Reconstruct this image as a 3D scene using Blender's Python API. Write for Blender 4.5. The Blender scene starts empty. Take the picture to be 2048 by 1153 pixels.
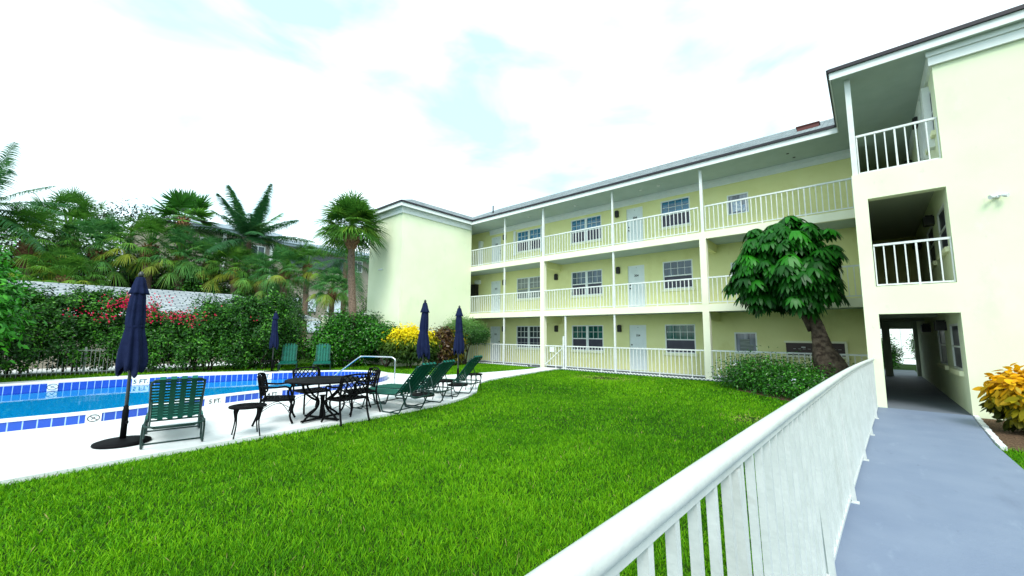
import bpy, bmesh, math, random
import numpy as np
from mathutils import Vector, Matrix
from mathutils.geometry import tessellate_polygon
random.seed(7); RNG = np.random.default_rng(7)
sc = bpy.context.scene
col = sc.collection
rad = math.radians

# ---------------------------------------------------------------- camera
YAW, PIT, ROL, H = -0.724, 0.1136, 0.0076, 1.5865
fx, fy = math.sin(YAW), math.cos(YAW)
fw = Vector((fx*math.cos(PIT), fy*math.cos(PIT), math.sin(PIT)))
rt = Vector((fy, -fx, 0)); up = rt.cross(fw)
R_ = rt*math.cos(ROL)+up*math.sin(ROL); U_ = -rt*math.sin(ROL)+up*math.cos(ROL)
cam = bpy.data.cameras.new('camera'); camo = bpy.data.objects.new('camera', cam); col.objects.link(camo)
M = Matrix(((R_.x, U_.x, -fw.x, 0), (R_.y, U_.y, -fw.y, 0), (R_.z, U_.z, -fw.z, H), (0, 0, 0, 1)))
camo.matrix_world = M
cam.sensor_width = 36; cam.lens = 806.931/2048*36; cam.clip_start = 0.05; cam.clip_end = 3000
sc.camera = camo

# ---------------------------------------------------------------- world, sun, exposure
SUN_EL, SUN_AZ = rad(50), rad(140)      # azimuth measured clockwise from +Y: light comes from behind and to the right
w = bpy.data.worlds.new("World"); sc.world = w; w.use_nodes = True
nt = w.node_tree; nt.nodes.clear()
def N(t, tree=None, **k):
    n = (tree or nt).nodes.new(t)
    for a, b in k.items(): setattr(n, a, b)
    return n
out = N('ShaderNodeOutputWorld'); bg = N('ShaderNodeBackground'); sky = N('ShaderNodeTexSky')
sky.sky_type = 'NISHITA'; sky.sun_disc = False; sky.sun_elevation = SUN_EL; sky.sun_rotation = SUN_AZ
sky.air_density = 1.0; sky.dust_density = 1.0; sky.ozone_density = 2.0
tc = N('ShaderNodeTexCoord'); mp = N('ShaderNodeMapping'); mp.inputs['Scale'].default_value = (1.0, 1.0, 2.6)
mp.inputs['Rotation'].default_value = (0, 0, 0.5); mp.inputs['Location'].default_value = (3.1, 1.7, 0.4)
n1 = N('ShaderNodeTexNoise'); n1.inputs['Scale'].default_value = 3.0; n1.inputs['Detail'].default_value = 6; n1.inputs['Roughness'].default_value = .50
n1.inputs['Distortion'].default_value = .35
cr = N('ShaderNodeValToRGB'); cr.color_ramp.elements[0].position = .36; cr.color_ramp.elements[1].position = .82
n2 = N('ShaderNodeTexNoise'); n2.inputs['Scale'].default_value = 5.0; n2.inputs['Detail'].default_value = 6
cc = N('ShaderNodeValToRGB'); cc.color_ramp.elements[0].position = .3; cc.color_ramp.elements[0].color = (10.2, 11.0, 11.2, 1)
cc.color_ramp.elements[1].position = .7; cc.color_ramp.elements[1].color = (12.6, 12.8, 12.6, 1)
skm = N('ShaderNodeMix', data_type='RGBA', blend_type='MULTIPLY'); skm.inputs[0].default_value = 1
skm.inputs[7].default_value = (.45, .75, .75, 1)
add = N('ShaderNodeMix', data_type='RGBA', blend_type='ADD'); add.inputs[0].default_value = 1; add.inputs[7].default_value = (3.7, 5.1, 4.8, 1)
mx = N('ShaderNodeMix', data_type='RGBA')
L = nt.links.new
L(tc.outputs['Generated'], mp.inputs[0]); L(mp.outputs[0], n1.inputs[0]); L(mp.outputs[0], n2.inputs[0])
L(n1.outputs[0], cr.inputs[0]); L(n2.outputs[0], cc.inputs[0]); L(sky.outputs[0], skm.inputs[6]); L(skm.outputs[2], add.inputs[6])
L(cr.outputs[0], mx.inputs[0]); L(add.outputs[2], mx.inputs[6]); L(cc.outputs[0], mx.inputs[7])
L(mx.outputs[2], bg.inputs[0]); bg.inputs[1].default_value = 0.1; L(bg.outputs[0], out.inputs[0])
sl = bpy.data.lights.new('sun', 'SUN'); sl.energy = 2.2; sl.angle = rad(26); sl.color = (1, .985, .95)
so = bpy.data.objects.new('sun', sl); col.objects.link(so)
sd = Vector((math.sin(SUN_AZ)*math.cos(SUN_EL), math.cos(SUN_AZ)*math.cos(SUN_EL), math.sin(SUN_EL)))
so.rotation_euler = sd.to_track_quat('Z', 'Y').to_euler(); so.location = (10, -10, 30)
vs = sc.view_settings; vs.view_transform = 'Standard'; vs.look = 'None'; vs.exposure = 0.84; vs.gamma = 1; vs.use_curve_mapping = False

# ---------------------------------------------------------------- materials
def mat(name, c, rough=.6, spec=.5, metal=0, var=0, vscale=3, bump=0, bscale=40, c2=None, coords='Object', trans=0, tint=False, detail=4, ramp=(.35, .65)):
    m = bpy.data.materials.new(name); m.use_nodes = True; t = m.node_tree; p = t.nodes['Principled BSDF']
    p.inputs['Base Color'].default_value = (*c, 1); p.inputs['Roughness'].default_value = rough
    p.inputs['Specular IOR Level'].default_value = spec; p.inputs['Metallic'].default_value = metal
    tcn = t.nodes.new('ShaderNodeTexCoord')
    colsock = None
    if c2 is not None:
        nz = t.nodes.new('ShaderNodeTexNoise'); nz.inputs['Scale'].default_value = vscale; nz.inputs['Detail'].default_value = detail
        t.links.new(tcn.outputs[coords], nz.inputs[0])
        rp = t.nodes.new('ShaderNodeValToRGB'); rp.color_ramp.elements[0].position = ramp[0]; rp.color_ramp.elements[1].position = ramp[1]
        rp.color_ramp.elements[0].color = (*c, 1); rp.color_ramp.elements[1].color = (*c2, 1)
        t.links.new(nz.outputs[0], rp.inputs[0]); colsock = rp.outputs[0]
        t.links.new(colsock, p.inputs['Base Color'])
    if bump:
        bn = t.nodes.new('ShaderNodeTexNoise'); bn.inputs['Scale'].default_value = bscale; bn.inputs['Detail'].default_value = 5
        t.links.new(tcn.outputs[coords], bn.inputs[0])
        b = t.nodes.new('ShaderNodeBump'); b.inputs['Strength'].default_value = bump; b.inputs['Distance'].default_value = .02
        t.links.new(bn.outputs[0], b.inputs['Height']); t.links.new(b.outputs[0], p.inputs['Normal'])
    return m
def leafmat(name, stops, rough=.45, trans=.25, spec=.4):
    """leaf colour runs along a ramp by the per-leaf 'tint' attribute (random, by height, or leaf age on crotons and palms)"""
    m = bpy.data.materials.new(name); m.use_nodes = True; t = m.node_tree; p = t.nodes['Principled BSDF']
    at = t.nodes.new('ShaderNodeAttribute'); at.attribute_name = 'tint'
    rp = t.nodes.new('ShaderNodeValToRGB'); e = rp.color_ramp.elements
    while len(e) < len(stops): e.new(.5)
    for k, (pos, c) in enumerate(stops): e[k].position = pos; e[k].color = (*c, 1)
    t.links.new(at.outputs['Fac'], rp.inputs[0]); t.links.new(rp.outputs[0], p.inputs['Base Color'])
    p.inputs['Roughness'].default_value = rough; p.inputs['Specular IOR Level'].default_value = spec
    if trans:
        tr = t.nodes.new('ShaderNodeBsdfTranslucent'); t.links.new(rp.outputs[0], tr.inputs[0])
        ms = t.nodes.new('ShaderNodeMixShader'); ms.inputs[0].default_value = trans
        t.links.new(p.outputs[0], ms.inputs[1]); t.links.new(tr.outputs[0], ms.inputs[2])
        t.links.new(ms.outputs[0], t.nodes['Material Output'].inputs[0])
    return m
MT = {}
MT['wall'] = mat('yellow_stucco', (.785, .77, .385), .85, .2, c2=(.74, .725, .34), vscale=1.2, bump=.25, bscale=90)
MT['endwall'] = mat('pale_stucco', (.755, .795, .575), .85, .2, c2=(.71, .76, .53), vscale=.9, bump=.22, bscale=90)
MT['trim'] = mat('cream_trim', (.82, .815, .64), .7, .3, c2=(.78, .775, .59), vscale=1.5, bump=.15, bscale=40)
MT['white'] = mat('white_paint', (.77, .79, .78), .4, .4, c2=(.72, .75, .74), vscale=5, bump=.05, bscale=30)
MT['railw'] = mat('white_rail_paint', (.70, .715, .70), .35, .4, c2=(.63, .66, .645), vscale=7)
MT['hrail'] = mat('handrail_paint', (.57, .59, .575), .4, .35, c2=(.50, .525, .51), vscale=7, bump=.12, bscale=45)
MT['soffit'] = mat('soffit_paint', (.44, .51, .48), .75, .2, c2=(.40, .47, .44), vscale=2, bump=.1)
MT['drip'] = mat('dark_drip_edge', (.018, .014, .02), .5, .4)
MT['door'] = mat('door_paint', (.74, .79, .80), .4, .3, c2=(.70, .75, .76), vscale=3)
MT['black'] = mat('black_metal', (.0025, .0025, .003), .6, .07, c2=(.004, .004, .005), vscale=20)
MT['lampblack'] = mat('lamp_black', (.006, .006, .006), .5, .4)
MT['screen'] = mat('insect_screen', (.028, .026, .05), .35, .4, c2=(.04, .04, .065), vscale=4)
def glass(name, c, c2, sc_=3, vert=True):
    m = mat(name, c, .06, .6)
    t = m.node_tree; p = t.nodes['Principled BSDF']; tcn = t.nodes.new('ShaderNodeTexCoord')
    mpn = t.nodes.new('ShaderNodeMapping'); mpn.inputs['Scale'].default_value = (sc_, sc_, .25) if vert else (.3, .3, sc_)
    nz = t.nodes.new('ShaderNodeTexNoise'); nz.inputs['Scale'].default_value = 3; nz.inputs['Detail'].default_value = 3
    rp = t.nodes.new('ShaderNodeValToRGB'); rp.color_ramp.elements[0].position = .35; rp.color_ramp.elements[1].position = .65
    rp.color_ramp.elements[0].color = (*c, 1); rp.color_ramp.elements[1].color = (*c2, 1)
    t.links.new(tcn.outputs['Object'], mpn.inputs[0]); t.links.new(mpn.outputs[0], nz.inputs[0]); t.links.new(nz.outputs[0], rp.inputs[0])
    t.links.new(rp.outputs[0], p.inputs['Base Color'])
    return m
MT['glass1'] = glass('window_glass_teal_curtain', (.010, .05, .045), (.03, .14, .12), 4)
MT['glass2'] = glass('window_glass_grey_curtain', (.035, .06, .085), (.09, .13, .19), 2)
MT['glass3'] = glass('window_glass_blue_reflection', (.02, .09, .16), (.05, .24, .42), 3, False)  # blue sky reflection put into the pane colour, in horizontal bands
MT['glassb'] = glass('window_glass_blinds', (.12, .14, .15), (.30, .33, .33), 10, False)
MT['glassd'] = glass('window_glass_dark', (.02, .03, .035), (.06, .07, .08), 2)
MT['glasss'] = glass('window_glass_stair', (.05, .06, .09), (.32, .34, .42), 2.5)
MT['sill'] = mat('sill_paint', (.80, .80, .55), .7, .3)
MT['deck'] = mat('pool_deck_coating', (.63, .64, .63), .75, .2, c2=(.69, .705, .70), vscale=1.1, bump=.35, bscale=60, detail=8)
MT['coping'] = mat('white_coping', (.70, .71, .70), .6, .3, c2=(.65, .67, .67), vscale=2.5)
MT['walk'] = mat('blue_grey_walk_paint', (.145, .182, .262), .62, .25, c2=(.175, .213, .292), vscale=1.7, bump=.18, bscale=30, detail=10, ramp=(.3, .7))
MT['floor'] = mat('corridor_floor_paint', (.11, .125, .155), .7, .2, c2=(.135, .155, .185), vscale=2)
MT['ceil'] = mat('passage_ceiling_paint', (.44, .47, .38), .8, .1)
MT['mulch'] = mat('mulch', (.035, .02, .012), .95, .1, c2=(.16, .10, .06), vscale=38, bump=1.0, bscale=45)
MT['greyframe'] = mat('bronze_box', (.035, .018, .016), .45, .4)
MT['paper'] = mat('printed_sheet', (.30, .40, .62), .6, .3, c2=(.75, .78, .85), vscale=14)
MT['basin'] = mat('pool_plaster', (.10, .58, .74), .6, .3, c2=(.13, .64, .80), vscale=.8)
MT['navy'] = mat('navy_canvas', (.005, .009, .036), .85, .12, c2=(.008, .014, .050), vscale=7, bump=.3, bscale=60)
MT['pole'] = mat('dark_umbrella_pole', (.022, .026, .026), .4, .5)
MT['gframe'] = mat('green_tube', (.004, .030, .024), .4, .35)
MT['strap'] = mat('green_vinyl_strap', (.0025, .085, .060), .55, .15, c2=(.004, .11, .078), vscale=9)
MT['steel'] = mat('stainless_steel', (.62, .64, .66), .22, .5, 1.0)
MT['bark'] = mat('grey_bark', (.028, .019, .014), .9, .15, c2=(.10, .075, .055), vscale=9, bump=.8, bscale=26)
MT['dbark'] = mat('dark_bark', (.035, .025, .02), .9, .2, c2=(.10, .075, .06), vscale=12, bump=1, bscale=20)
MT['pbark'] = mat('palm_trunk', (.10, .065, .05), .95, .15, c2=(.26, .18, .13), vscale=22, bump=.8, bscale=30)
MT['boots'] = mat('palm_boots', (.13, .06, .03), .95, .15, c2=(.30, .17, .09), vscale=14, bump=1, bscale=18)
MT['stem'] = mat('shrub_stem', (.05, .035, .025), .9, .2, c2=(.12, .09, .07), vscale=10)
MT['ltan'] = mat('tan_stucco', (.30, .27, .22), .9, .2, c2=(.26, .235, .19), vscale=2)
MT['lgrey'] = mat('grey_blue_trim', (.42, .50, .58), .6, .3)
MT['shut'] = mat('pale_shutter', (.62, .70, .78), .6, .3)
MT['fence'] = mat('weathered_white_pickets', (.30, .33, .30), .6, .2, c2=(.20, .23, .20), vscale=6)
MT['marker'] = mat('white_marker_tile', (.80, .82, .82), .25, .5)
MT['ink'] = mat('black_ink', (.02, .02, .025), .5, .3)
MT['red'] = mat('dark_red_metal', (.10, .02, .016), .5, .4)
MT['lumi'] = mat('white_lamp_housing', (.7, .72, .72), .4, .4)

def wear(m, dark, light, sc_=(1.2, 1.2, 1)):
    t = m.node_tree; p = t.nodes['Principled BSDF']; src = p.inputs['Base Color'].links[0].from_socket; tcn = t.nodes.new('ShaderNodeTexCoord')
    for k, (cc_, s, lo, hi) in enumerate(((dark, .9, .56, .74), (light, 3.2, .60, .78), (dark, 34, .70, .78), (dark, 5.5, .64, .74))):
        mpn = t.nodes.new('ShaderNodeMapping'); mpn.inputs['Scale'].default_value = sc_; mpn.inputs['Location'].default_value = (k*3.3, k*7.1, 0)
        nz = t.nodes.new('ShaderNodeTexNoise'); nz.inputs['Scale'].default_value = s; nz.inputs['Detail'].default_value = 8; nz.inputs['Roughness'].default_value = .65
        rp = t.nodes.new('ShaderNodeMapRange'); rp.inputs[1].default_value = lo; rp.inputs[2].default_value = hi; rp.inputs[4].default_value = .55
        mxn = t.nodes.new('ShaderNodeMix'); mxn.data_type = 'RGBA'; mxn.inputs[7].default_value = (*cc_, 1)
        t.links.new(tcn.outputs['Object'], mpn.inputs[0]); t.links.new(mpn.outputs[0], nz.inputs[0]); t.links.new(nz.outputs[0], rp.inputs[0])
        t.links.new(rp.outputs[0], mxn.inputs[0]); t.links.new(src, mxn.inputs[6]); src = mxn.outputs[2]
    t.links.new(src, p.inputs['Base Color'])
wear(MT['walk'], (.10, .125, .185), (.25, .30, .38), (1.6, .55, 1))
wear(MT['deck'], (.50, .50, .47), (.74, .75, .75))
wear(MT['endwall'], (.58, .65, .44), (.75, .82, .64), (1, 1, .6))
wear(MT['wall'], (.60, .57, .22), (.77, .75, .38), (1, 1, .6))
wear(MT['railw'], (.50, .51, .47), (.74, .75, .74))
wear(MT['hrail'], (.36, .36, .32), (.62, .64, .63))
wear(MT['coping'], (.52, .53, .50), (.74, .75, .75))
def brickmat(name, c1, c2, mortar, bw, rh, ms, rough, offset=.5, uv=True, bump=.3, spec=.5, bias=0):
    m = bpy.data.materials.new(name); m.use_nodes = True; t = m.node_tree; p = t.nodes['Principled BSDF']
    tcn = t.nodes.new('ShaderNodeTexCoord'); b = t.nodes.new('ShaderNodeTexBrick'); b.offset = offset; b.squash = 1
    b.inputs['Color1'].default_value = (*c1, 1); b.inputs['Color2'].default_value = (*c2, 1); b.inputs['Mortar'].default_value = (*mortar, 1)
    b.inputs['Scale'].default_value = 1; b.inputs['Mortar Size'].default_value = ms; b.inputs['Brick Width'].default_value = bw; b.inputs['Row Height'].default_value = rh
    b.inputs['Bias'].default_value = bias; b.inputs['Mortar Smooth'].default_value = .1
    t.links.new(tcn.outputs['UV'], b.inputs[0]); t.links.new(b.outputs[0], p.inputs['Base Color'])
    p.inputs['Roughness'].default_value = rough; p.inputs['Specular IOR Level'].default_value = spec
    bp = t.nodes.new('ShaderNodeBump'); bp.inputs['Strength'].default_value = bump; bp.inputs['Distance'].default_value = .01; bp.invert = True
    t.links.new(b.outputs['Fac'], bp.inputs['Height']); t.links.new(bp.outputs[0], p.inputs['Normal'])
    return m
MT['tile'] = brickmat('blue_pool_tile', (.006, .055, .40), (.010, .075, .47), (.34, .50, .80), .155, .5, .008, .15, 0, bump=.1)
MT['shingle'] = brickmat('grey_shingle', (.12, .15, .16), (.26, .30, .31), (.035, .04, .045), .30, .14, .009, .9, bump=.6, spec=.2)
MT['wshingle'] = brickmat('white_shingle', (.27, .295, .31), (.36, .385, .40), (.10, .12, .14), .5, .24, .03, .8, bump=.5, spec=.2)

def watermat():
    m = bpy.data.materials.new('pool_water'); m.use_nodes = True; t = m.node_tree; t.nodes.clear()
    o = t.nodes.new('ShaderNodeOutputMaterial'); g = t.nodes.new('ShaderNodeBsdfGlossy'); tr = t.nodes.new('ShaderNodeBsdfTransparent')
    mxx = t.nodes.new('ShaderNodeMixShader'); fr = t.nodes.new('ShaderNodeFresnel'); fr.inputs['IOR'].default_value = 1.33
    g.inputs['Roughness'].default_value = .03; tr.inputs[0].default_value = (.14, .80, 1.0, 1)
    tcn = t.nodes.new('ShaderNodeTexCoord'); nz = t.nodes.new('ShaderNodeTexNoise'); nz.inputs['Scale'].default_value = 2.2; nz.inputs['Detail'].default_value = 2
    b = t.nodes.new('ShaderNodeBump'); b.inputs['Strength'].default_value = .05; b.inputs['Distance'].default_value = .06
    t.links.new(tcn.outputs['Object'], nz.inputs[0]); t.links.new(nz.outputs[0], b.inputs['Height'])
    t.links.new(b.outputs[0], g.inputs['Normal']); t.links.new(b.outputs[0], fr.inputs['Normal'])
    t.links.new(fr.outputs[0], mxx.inputs[0]); t.links.new(tr.outputs[0], mxx.inputs[1]); t.links.new(g.outputs[0], mxx.inputs[2])
    t.links.new(mxx.outputs[0], o.inputs[0]); return m
MT['water'] = watermat()
def groundmat():
    m = mat('lawn_soil', (.012, .036, .002), .95, .1, c2=(.020, .06, .003), vscale=1.3, bump=.6, bscale=60)
    return m
MT['ground'] = groundmat()
def grassmat():
    m = leafmat('grass_blade', [(0, (.016, .085, .002)), (.42, (.082, .29, .003)), (.75, (.21, .47, .006)), (.93, (.20, .46, .015)), (1, (.40, .34, .13))], .6, .35, .15)
    return m
MT['grass'] = grassmat()

# ---------------------------------------------------------------- object helpers
def tag(o, label=None, cat=None, group=None, kind=None):
    if label: o['label'] = label
    if cat: o['category'] = cat
    if group: o['group'] = group
    if kind: o['kind'] = kind
    return o
def thing(name, label, cat, loc=(0, 0, 0), rz=0, group=None):
    o = bpy.data.objects.new(name, None); o.empty_display_size = .2; col.objects.link(o)
    o.location = loc; o.rotation_euler = (0, 0, rz); return tag(o, label, cat, group)
def link(name, me, m, parent=None, loc=None):
    if m is not None and not me.materials: me.materials.append(m)
    o = bpy.data.objects.new(name, me); col.objects.link(o)
    if parent is not None: o.parent = parent
    if loc is not None: o.location = loc
    return o
def dup(root, loc, rz=None, label=None, group=None):
    r = root.copy(); col.objects.link(r); r.location = loc
    if rz is not None: r.rotation_euler = (0, 0, rz)
    if label: r['label'] = label
    if group: r['group'] = group
    def rec(src, dst):
        for ch in list(src.children):
            c = ch.copy(); col.objects.link(c); c.parent = dst; rec(ch, c)
    rec(root, r)
    return r
class MB:
    def __init__(s): s.v = []; s.f = []; s.sm = []; s.uv = []
    def add(s, vs, fs, smooth=False, uvs=None):
        o = len(s.v); s.v += [tuple(map(float, v)) for v in vs]
        for k, f in enumerate(fs):
            s.f.append([i+o for i in f]); s.sm.append(smooth); s.uv.append(uvs[k] if uvs else None)
        return s
    def box(s, x0, x1, y0, y1, z0, z1, M=None):
        if x0 > x1: x0, x1 = x1, x0
        if y0 > y1: y0, y1 = y1, y0
        if z0 > z1: z0, z1 = z1, z0
        vs = [Vector(p) for p in ((x0, y0, z0), (x1, y0, z0), (x1, y1, z0), (x0, y1, z0), (x0, y0, z1), (x1, y0, z1), (x1, y1, z1), (x0, y1, z1))]
        if M: vs = [M @ v for v in vs]
        return s.add(vs, [(0, 3, 2, 1), (4, 5, 6, 7), (0, 1, 5, 4), (1, 2, 6, 5), (2, 3, 7, 6), (3, 0, 4, 7)])
    def beam(s, a, b, w, h, upv=(0, 0, 1)):
        a = Vector(a); b = Vector(b); d = (b-a); ln = d.length; d.normalize(); u = Vector(upv)
        x = d.cross(u)
        if x.length < 1e-4: x = d.cross(Vector((1, 0, 0)))
        x.normalize(); u = x.cross(d)
        P = []
        for e in (a, b):
            for sx, su in ((-1, -1), (1, -1), (1, 1), (-1, 1)): P.append(e+x*sx*w/2+u*su*h/2)
        return s.add(P, [(0, 1, 2, 3), (7, 6, 5, 4), (0, 4, 5, 1), (1, 5, 6, 2), (2, 6, 7, 3), (3, 7, 4, 0)])
    def tube(s, pts, r, n=8, closed=False, flat=None):
        pts = [Vector(p) for p in pts]; m = len(pts)
        rs = r if hasattr(r, '__len__') else [r]*m
        vs = []; prev = None
        for i, p in enumerate(pts):
            if closed: d = pts[(i+1) % m]-pts[i-1]
            else: d = pts[min(i+1, m-1)]-pts[max(i-1, 0)]
            d.normalize()
            if prev is None:
                x = d.cross(Vector((0, 0, 1)))
                if x.length < .05: x = d.cross(Vector((0, 1, 0)))
            else: x = prev-d*prev.dot(d)
            x.normalize(); prev = x; y = d.cross(x)
            for k in range(n):
                a = 2*math.pi*k/n; vs.append(p+(x*math.cos(a)+y*math.sin(a))*rs[i])
        fs = []
        for i in range(m if closed else m-1):
            j = (i+1) % m
            for k in range(n): fs.append((i*n+k, i*n+(k+1) % n, j*n+(k+1) % n, j*n+k))
        s.add(vs, fs, True)
        if not closed:
            o = len(s.v)-len(vs)
            s.f.append([o+k for k in range(n)][::-1]); s.sm.append(False); s.uv.append(None)
            s.f.append([o+(m-1)*n+k for k in range(n)]); s.sm.append(False); s.uv.append(None)
        return s
    def lathe(s, prof, n=24, c=(0, 0), fold=0, nf=8, z0=0, ph=0, smooth=True, capb=True, capt=True):
        vs = []
        for i, (r, z) in enumerate(prof):
            for k in range(n):
                a = 2*math.pi*k/n; f = fold[i] if hasattr(fold, '__len__') else fold
                rr = r*(1+f*math.cos(nf*a+ph))
                vs.append((c[0]+rr*math.cos(a), c[1]+rr*math.sin(a), z0+z))
        fs = []
        for i in range(len(prof)-1):
            for k in range(n): fs.append((i*n+k, i*n+(k+1) % n, (i+1)*n+(k+1) % n, (i+1)*n+k))
        s.add(vs, fs, smooth); o = len(s.v)-len(vs)
        if capb: s.f.append([o+k for k in range(n)][::-1]); s.sm.append(False); s.uv.append(None)
        if capt: s.f.append([o+(len(prof)-1)*n+k for k in range(n)]); s.sm.append(False); s.uv.append(None)
        return s
    def mesh(s, name, off=(0, 0, 0)):
        me = bpy.data.meshes.new(name); ox, oy, oz = off
        me.from_pydata([(x-ox, y-oy, z-oz) for x, y, z in s.v], [], s.f)
        me.polygons.foreach_set('use_smooth', s.sm)
        if any(u is not None for u in s.uv):
            ul = me.uv_layers.new(name='UVMap'); flat = []
            for f, u in zip(s.f, s.uv):
                for k in range(len(f)): flat += list(u[k]) if u else [0, 0]
            ul.data.foreach_set('uv', flat)
        me.update(); return me
    def build(s, name, m, parent=None, world=True):
        off = (0, 0, 0)
        if parent is not None and world:
            p = parent; off = Vector((0, 0, 0))
            while p is not None: off = off+p.location; p = p.parent
        return link(name, s.mesh(name, off), MT[m] if isinstance(m, str) else m, parent)
def wall_holes(mb, a0, a1, z0, z1, holes, depth, axis='x', pos=0, out=-1):
    """wall face in plane (axis x: a=x at y=pos; axis y: a=y at x=pos), holes cut through with reveals going inward"""
    As = sorted(set([a0, a1]+[h[0] for h in holes]+[h[1] for h in holes])); Zs = sorted(set([z0, z1]+[h[2] for h in holes]+[h[3] for h in holes]))
    P = (lambda a, z, d=0: (a, pos-out*d, z)) if axis == 'x' else (lambda a, z, d=0: (pos-out*d, a, z))
    for i in range(len(As)-1):
        for j in range(len(Zs)-1):
            ca, cz = (As[i]+As[i+1])/2, (Zs[j]+Zs[j+1])/2
            if any(h[0] < ca < h[1] and h[2] < cz < h[3] for h in holes): continue
            mb.add([P(As[i], Zs[j]), P(As[i+1], Zs[j]), P(As[i+1], Zs[j+1]), P(As[i], Zs[j+1])], [(0, 1, 2, 3)])
    for h in holes:
        for (p, q) in (((h[0], h[2]), (h[1], h[2])), ((h[1], h[2]), (h[1], h[3])), ((h[1], h[3]), (h[0], h[3])), ((h[0], h[3]), (h[0], h[2]))):
            mb.add([P(*p), P(*q), P(*q, depth), P(*p, depth)], [(0, 1, 2, 3)])
        mb.add([P(h[0], h[2], depth), P(h[1], h[2], depth), P(h[1], h[3], depth), P(h[0], h[3], depth)], [(0, 1, 2, 3)])
    return mb
_tc = {}
def text_mesh(s, size, extr=.002):
    if (s, size) in _tc: return _tc[(s, size)]
    cu = bpy.data.curves.new('t', 'FONT'); cu.body = s; cu.size = size; cu.extrude = extr; cu.align_x = 'CENTER'; cu.align_y = 'CENTER'
    cu.offset = size*.012
    o = bpy.data.objects.new('t', cu); col.objects.link(o)
    dg = bpy.context.evaluated_depsgraph_get(); me = bpy.data.meshes.new_from_object(o.evaluated_get(dg))
    me.name = 'lettering'; bpy.data.objects.remove(o); _tc[(s, size)] = me; return me

# ---------------------------------------------------------------- foliage helpers (numpy)
def nrm(a): return a/np.maximum(np.linalg.norm(a, axis=-1, keepdims=True), 1e-9)
def mesh_np(name, V, F, tint=None, smooth=False):
    me = bpy.data.meshes.new(name); n = len(F); k = F.shape[1]
    me.vertices.add(len(V)); me.vertices.foreach_set('co', V.astype(np.float32).ravel())
    me.loops.add(n*k); me.loops.foreach_set('vertex_index', F.astype(np.int32).ravel())
    me.polygons.add(n); me.polygons.foreach_set('loop_start', np.arange(0, n*k, k, dtype=np.int32))
    try: me.polygons.foreach_set('loop_total', np.full(n, k, dtype=np.int32))
    except Exception: pass
    me.polygons.foreach_set('use_smooth', np.full(n, smooth))
    if tint is not None:
        a = me.attributes.new('tint', 'FLOAT', 'FACE'); a.data.foreach_set('value', np.clip(tint, 0, 1).astype(np.float32))
    me.update(calc_edges=True); return me
PROF = dict(round=lambda t: np.maximum(1-np.abs(2*t**.8-1)**3, .02)**.6, blade=lambda t: np.maximum(1-t**2, .04), oval=lambda t: np.sin(np.pi*np.clip(t*.94+.05, 0, 1))**.7, strap=lambda t: np.minimum(1, (1-t)*3+.04)*(0.6+.4*np.minimum(1, t*5)))
def ribbons(P, D, Nn, Ln, W, droop, k=3, prof='blade', tint=None):
    n = len(P); D = nrm(D); S = nrm(np.cross(D, Nn)); f = PROF[prof]
    V = np.zeros((n, (k+1)*2, 3))
    for i in range(k+1):
        t = i/k; hw = (W*f(np.array(t))/2)[:, None]
        c = P+D*(Ln*t)[:, None]; c[:, 2] -= droop*Ln*t*t
        V[:, 2*i] = c-S*hw; V[:, 2*i+1] = c+S*hw
    base = (np.arange(n)*(k+1)*2)[:, None, None]
    q = np.array([[2*i, 2*i+1, 2*i+3, 2*i+2] for i in range(k)])[None]
    return V.reshape(-1, 3), (base+q).reshape(-1, 4), (np.repeat(tint, k) if tint is not None else None)
def kites(P, D, Nn, Ln, W, tint, cup=.25):
    D = nrm(D); S = nrm(np.cross(D, Nn)); Z = nrm(np.cross(S, D)); n = len(P)
    V = np.zeros((n, 4, 3)); V[:, 0] = P; m = P+D*(Ln*.5)[:, None]+Z*(W*cup)[:, None]
    V[:, 1] = m-S*(W/2)[:, None]; V[:, 2] = P+D*Ln[:, None]; V[:, 3] = m+S*(W/2)[:, None]
    return V.reshape(-1, 3), np.arange(n*4).reshape(-1, 4), tint
def merge(parts):
    Vs, Fs, Ts = [], [], []; o = 0
    for V, F, T in parts: Vs.append(V); Fs.append(F+o); Ts.append(T if T is not None else np.zeros(len(F))); o += len(V)
    return np.concatenate(Vs), np.concatenate(Fs), np.concatenate(Ts)
def randdir(n): return nrm(RNG.normal(size=(n, 3)))
def blob_points(blobs, n, clump=60, spread=.22, fill=.35, low=-.9):
    """leaf positions in clumps spread over ellipsoids; returns points and outward directions"""
    vol = np.array([(b[3]*b[4]+b[3]*b[5]+b[4]*b[5]) for b in blobs]); pr = vol/vol.sum()
    nc = max(8, n//clump); bi = RNG.choice(len(blobs), nc, p=pr); B = np.array(blobs)[bi]
    d = randdir(nc); d[:, 2] = np.where(d[:, 2] < low, -d[:, 2], d[:, 2])
    r = 1-fill*RNG.random(nc)**1.5+RNG.normal(0, .05, nc)
    C0 = B[:, :3]+d*B[:, 3:6]*r[:, None]
    ci = RNG.integers(0, nc, n); cs = (B[ci, 3:6].mean(1)*spread)[:, None]
    off = RNG.normal(size=(n, 3))*cs
    P = C0[ci]+off; O = nrm(d[ci]*1.0+off/np.maximum(cs, 1e-6)*.5)
    tint = RNG.random(nc)[ci]*.45+RNG.random(n)*.55
    return P, O, tint
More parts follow.
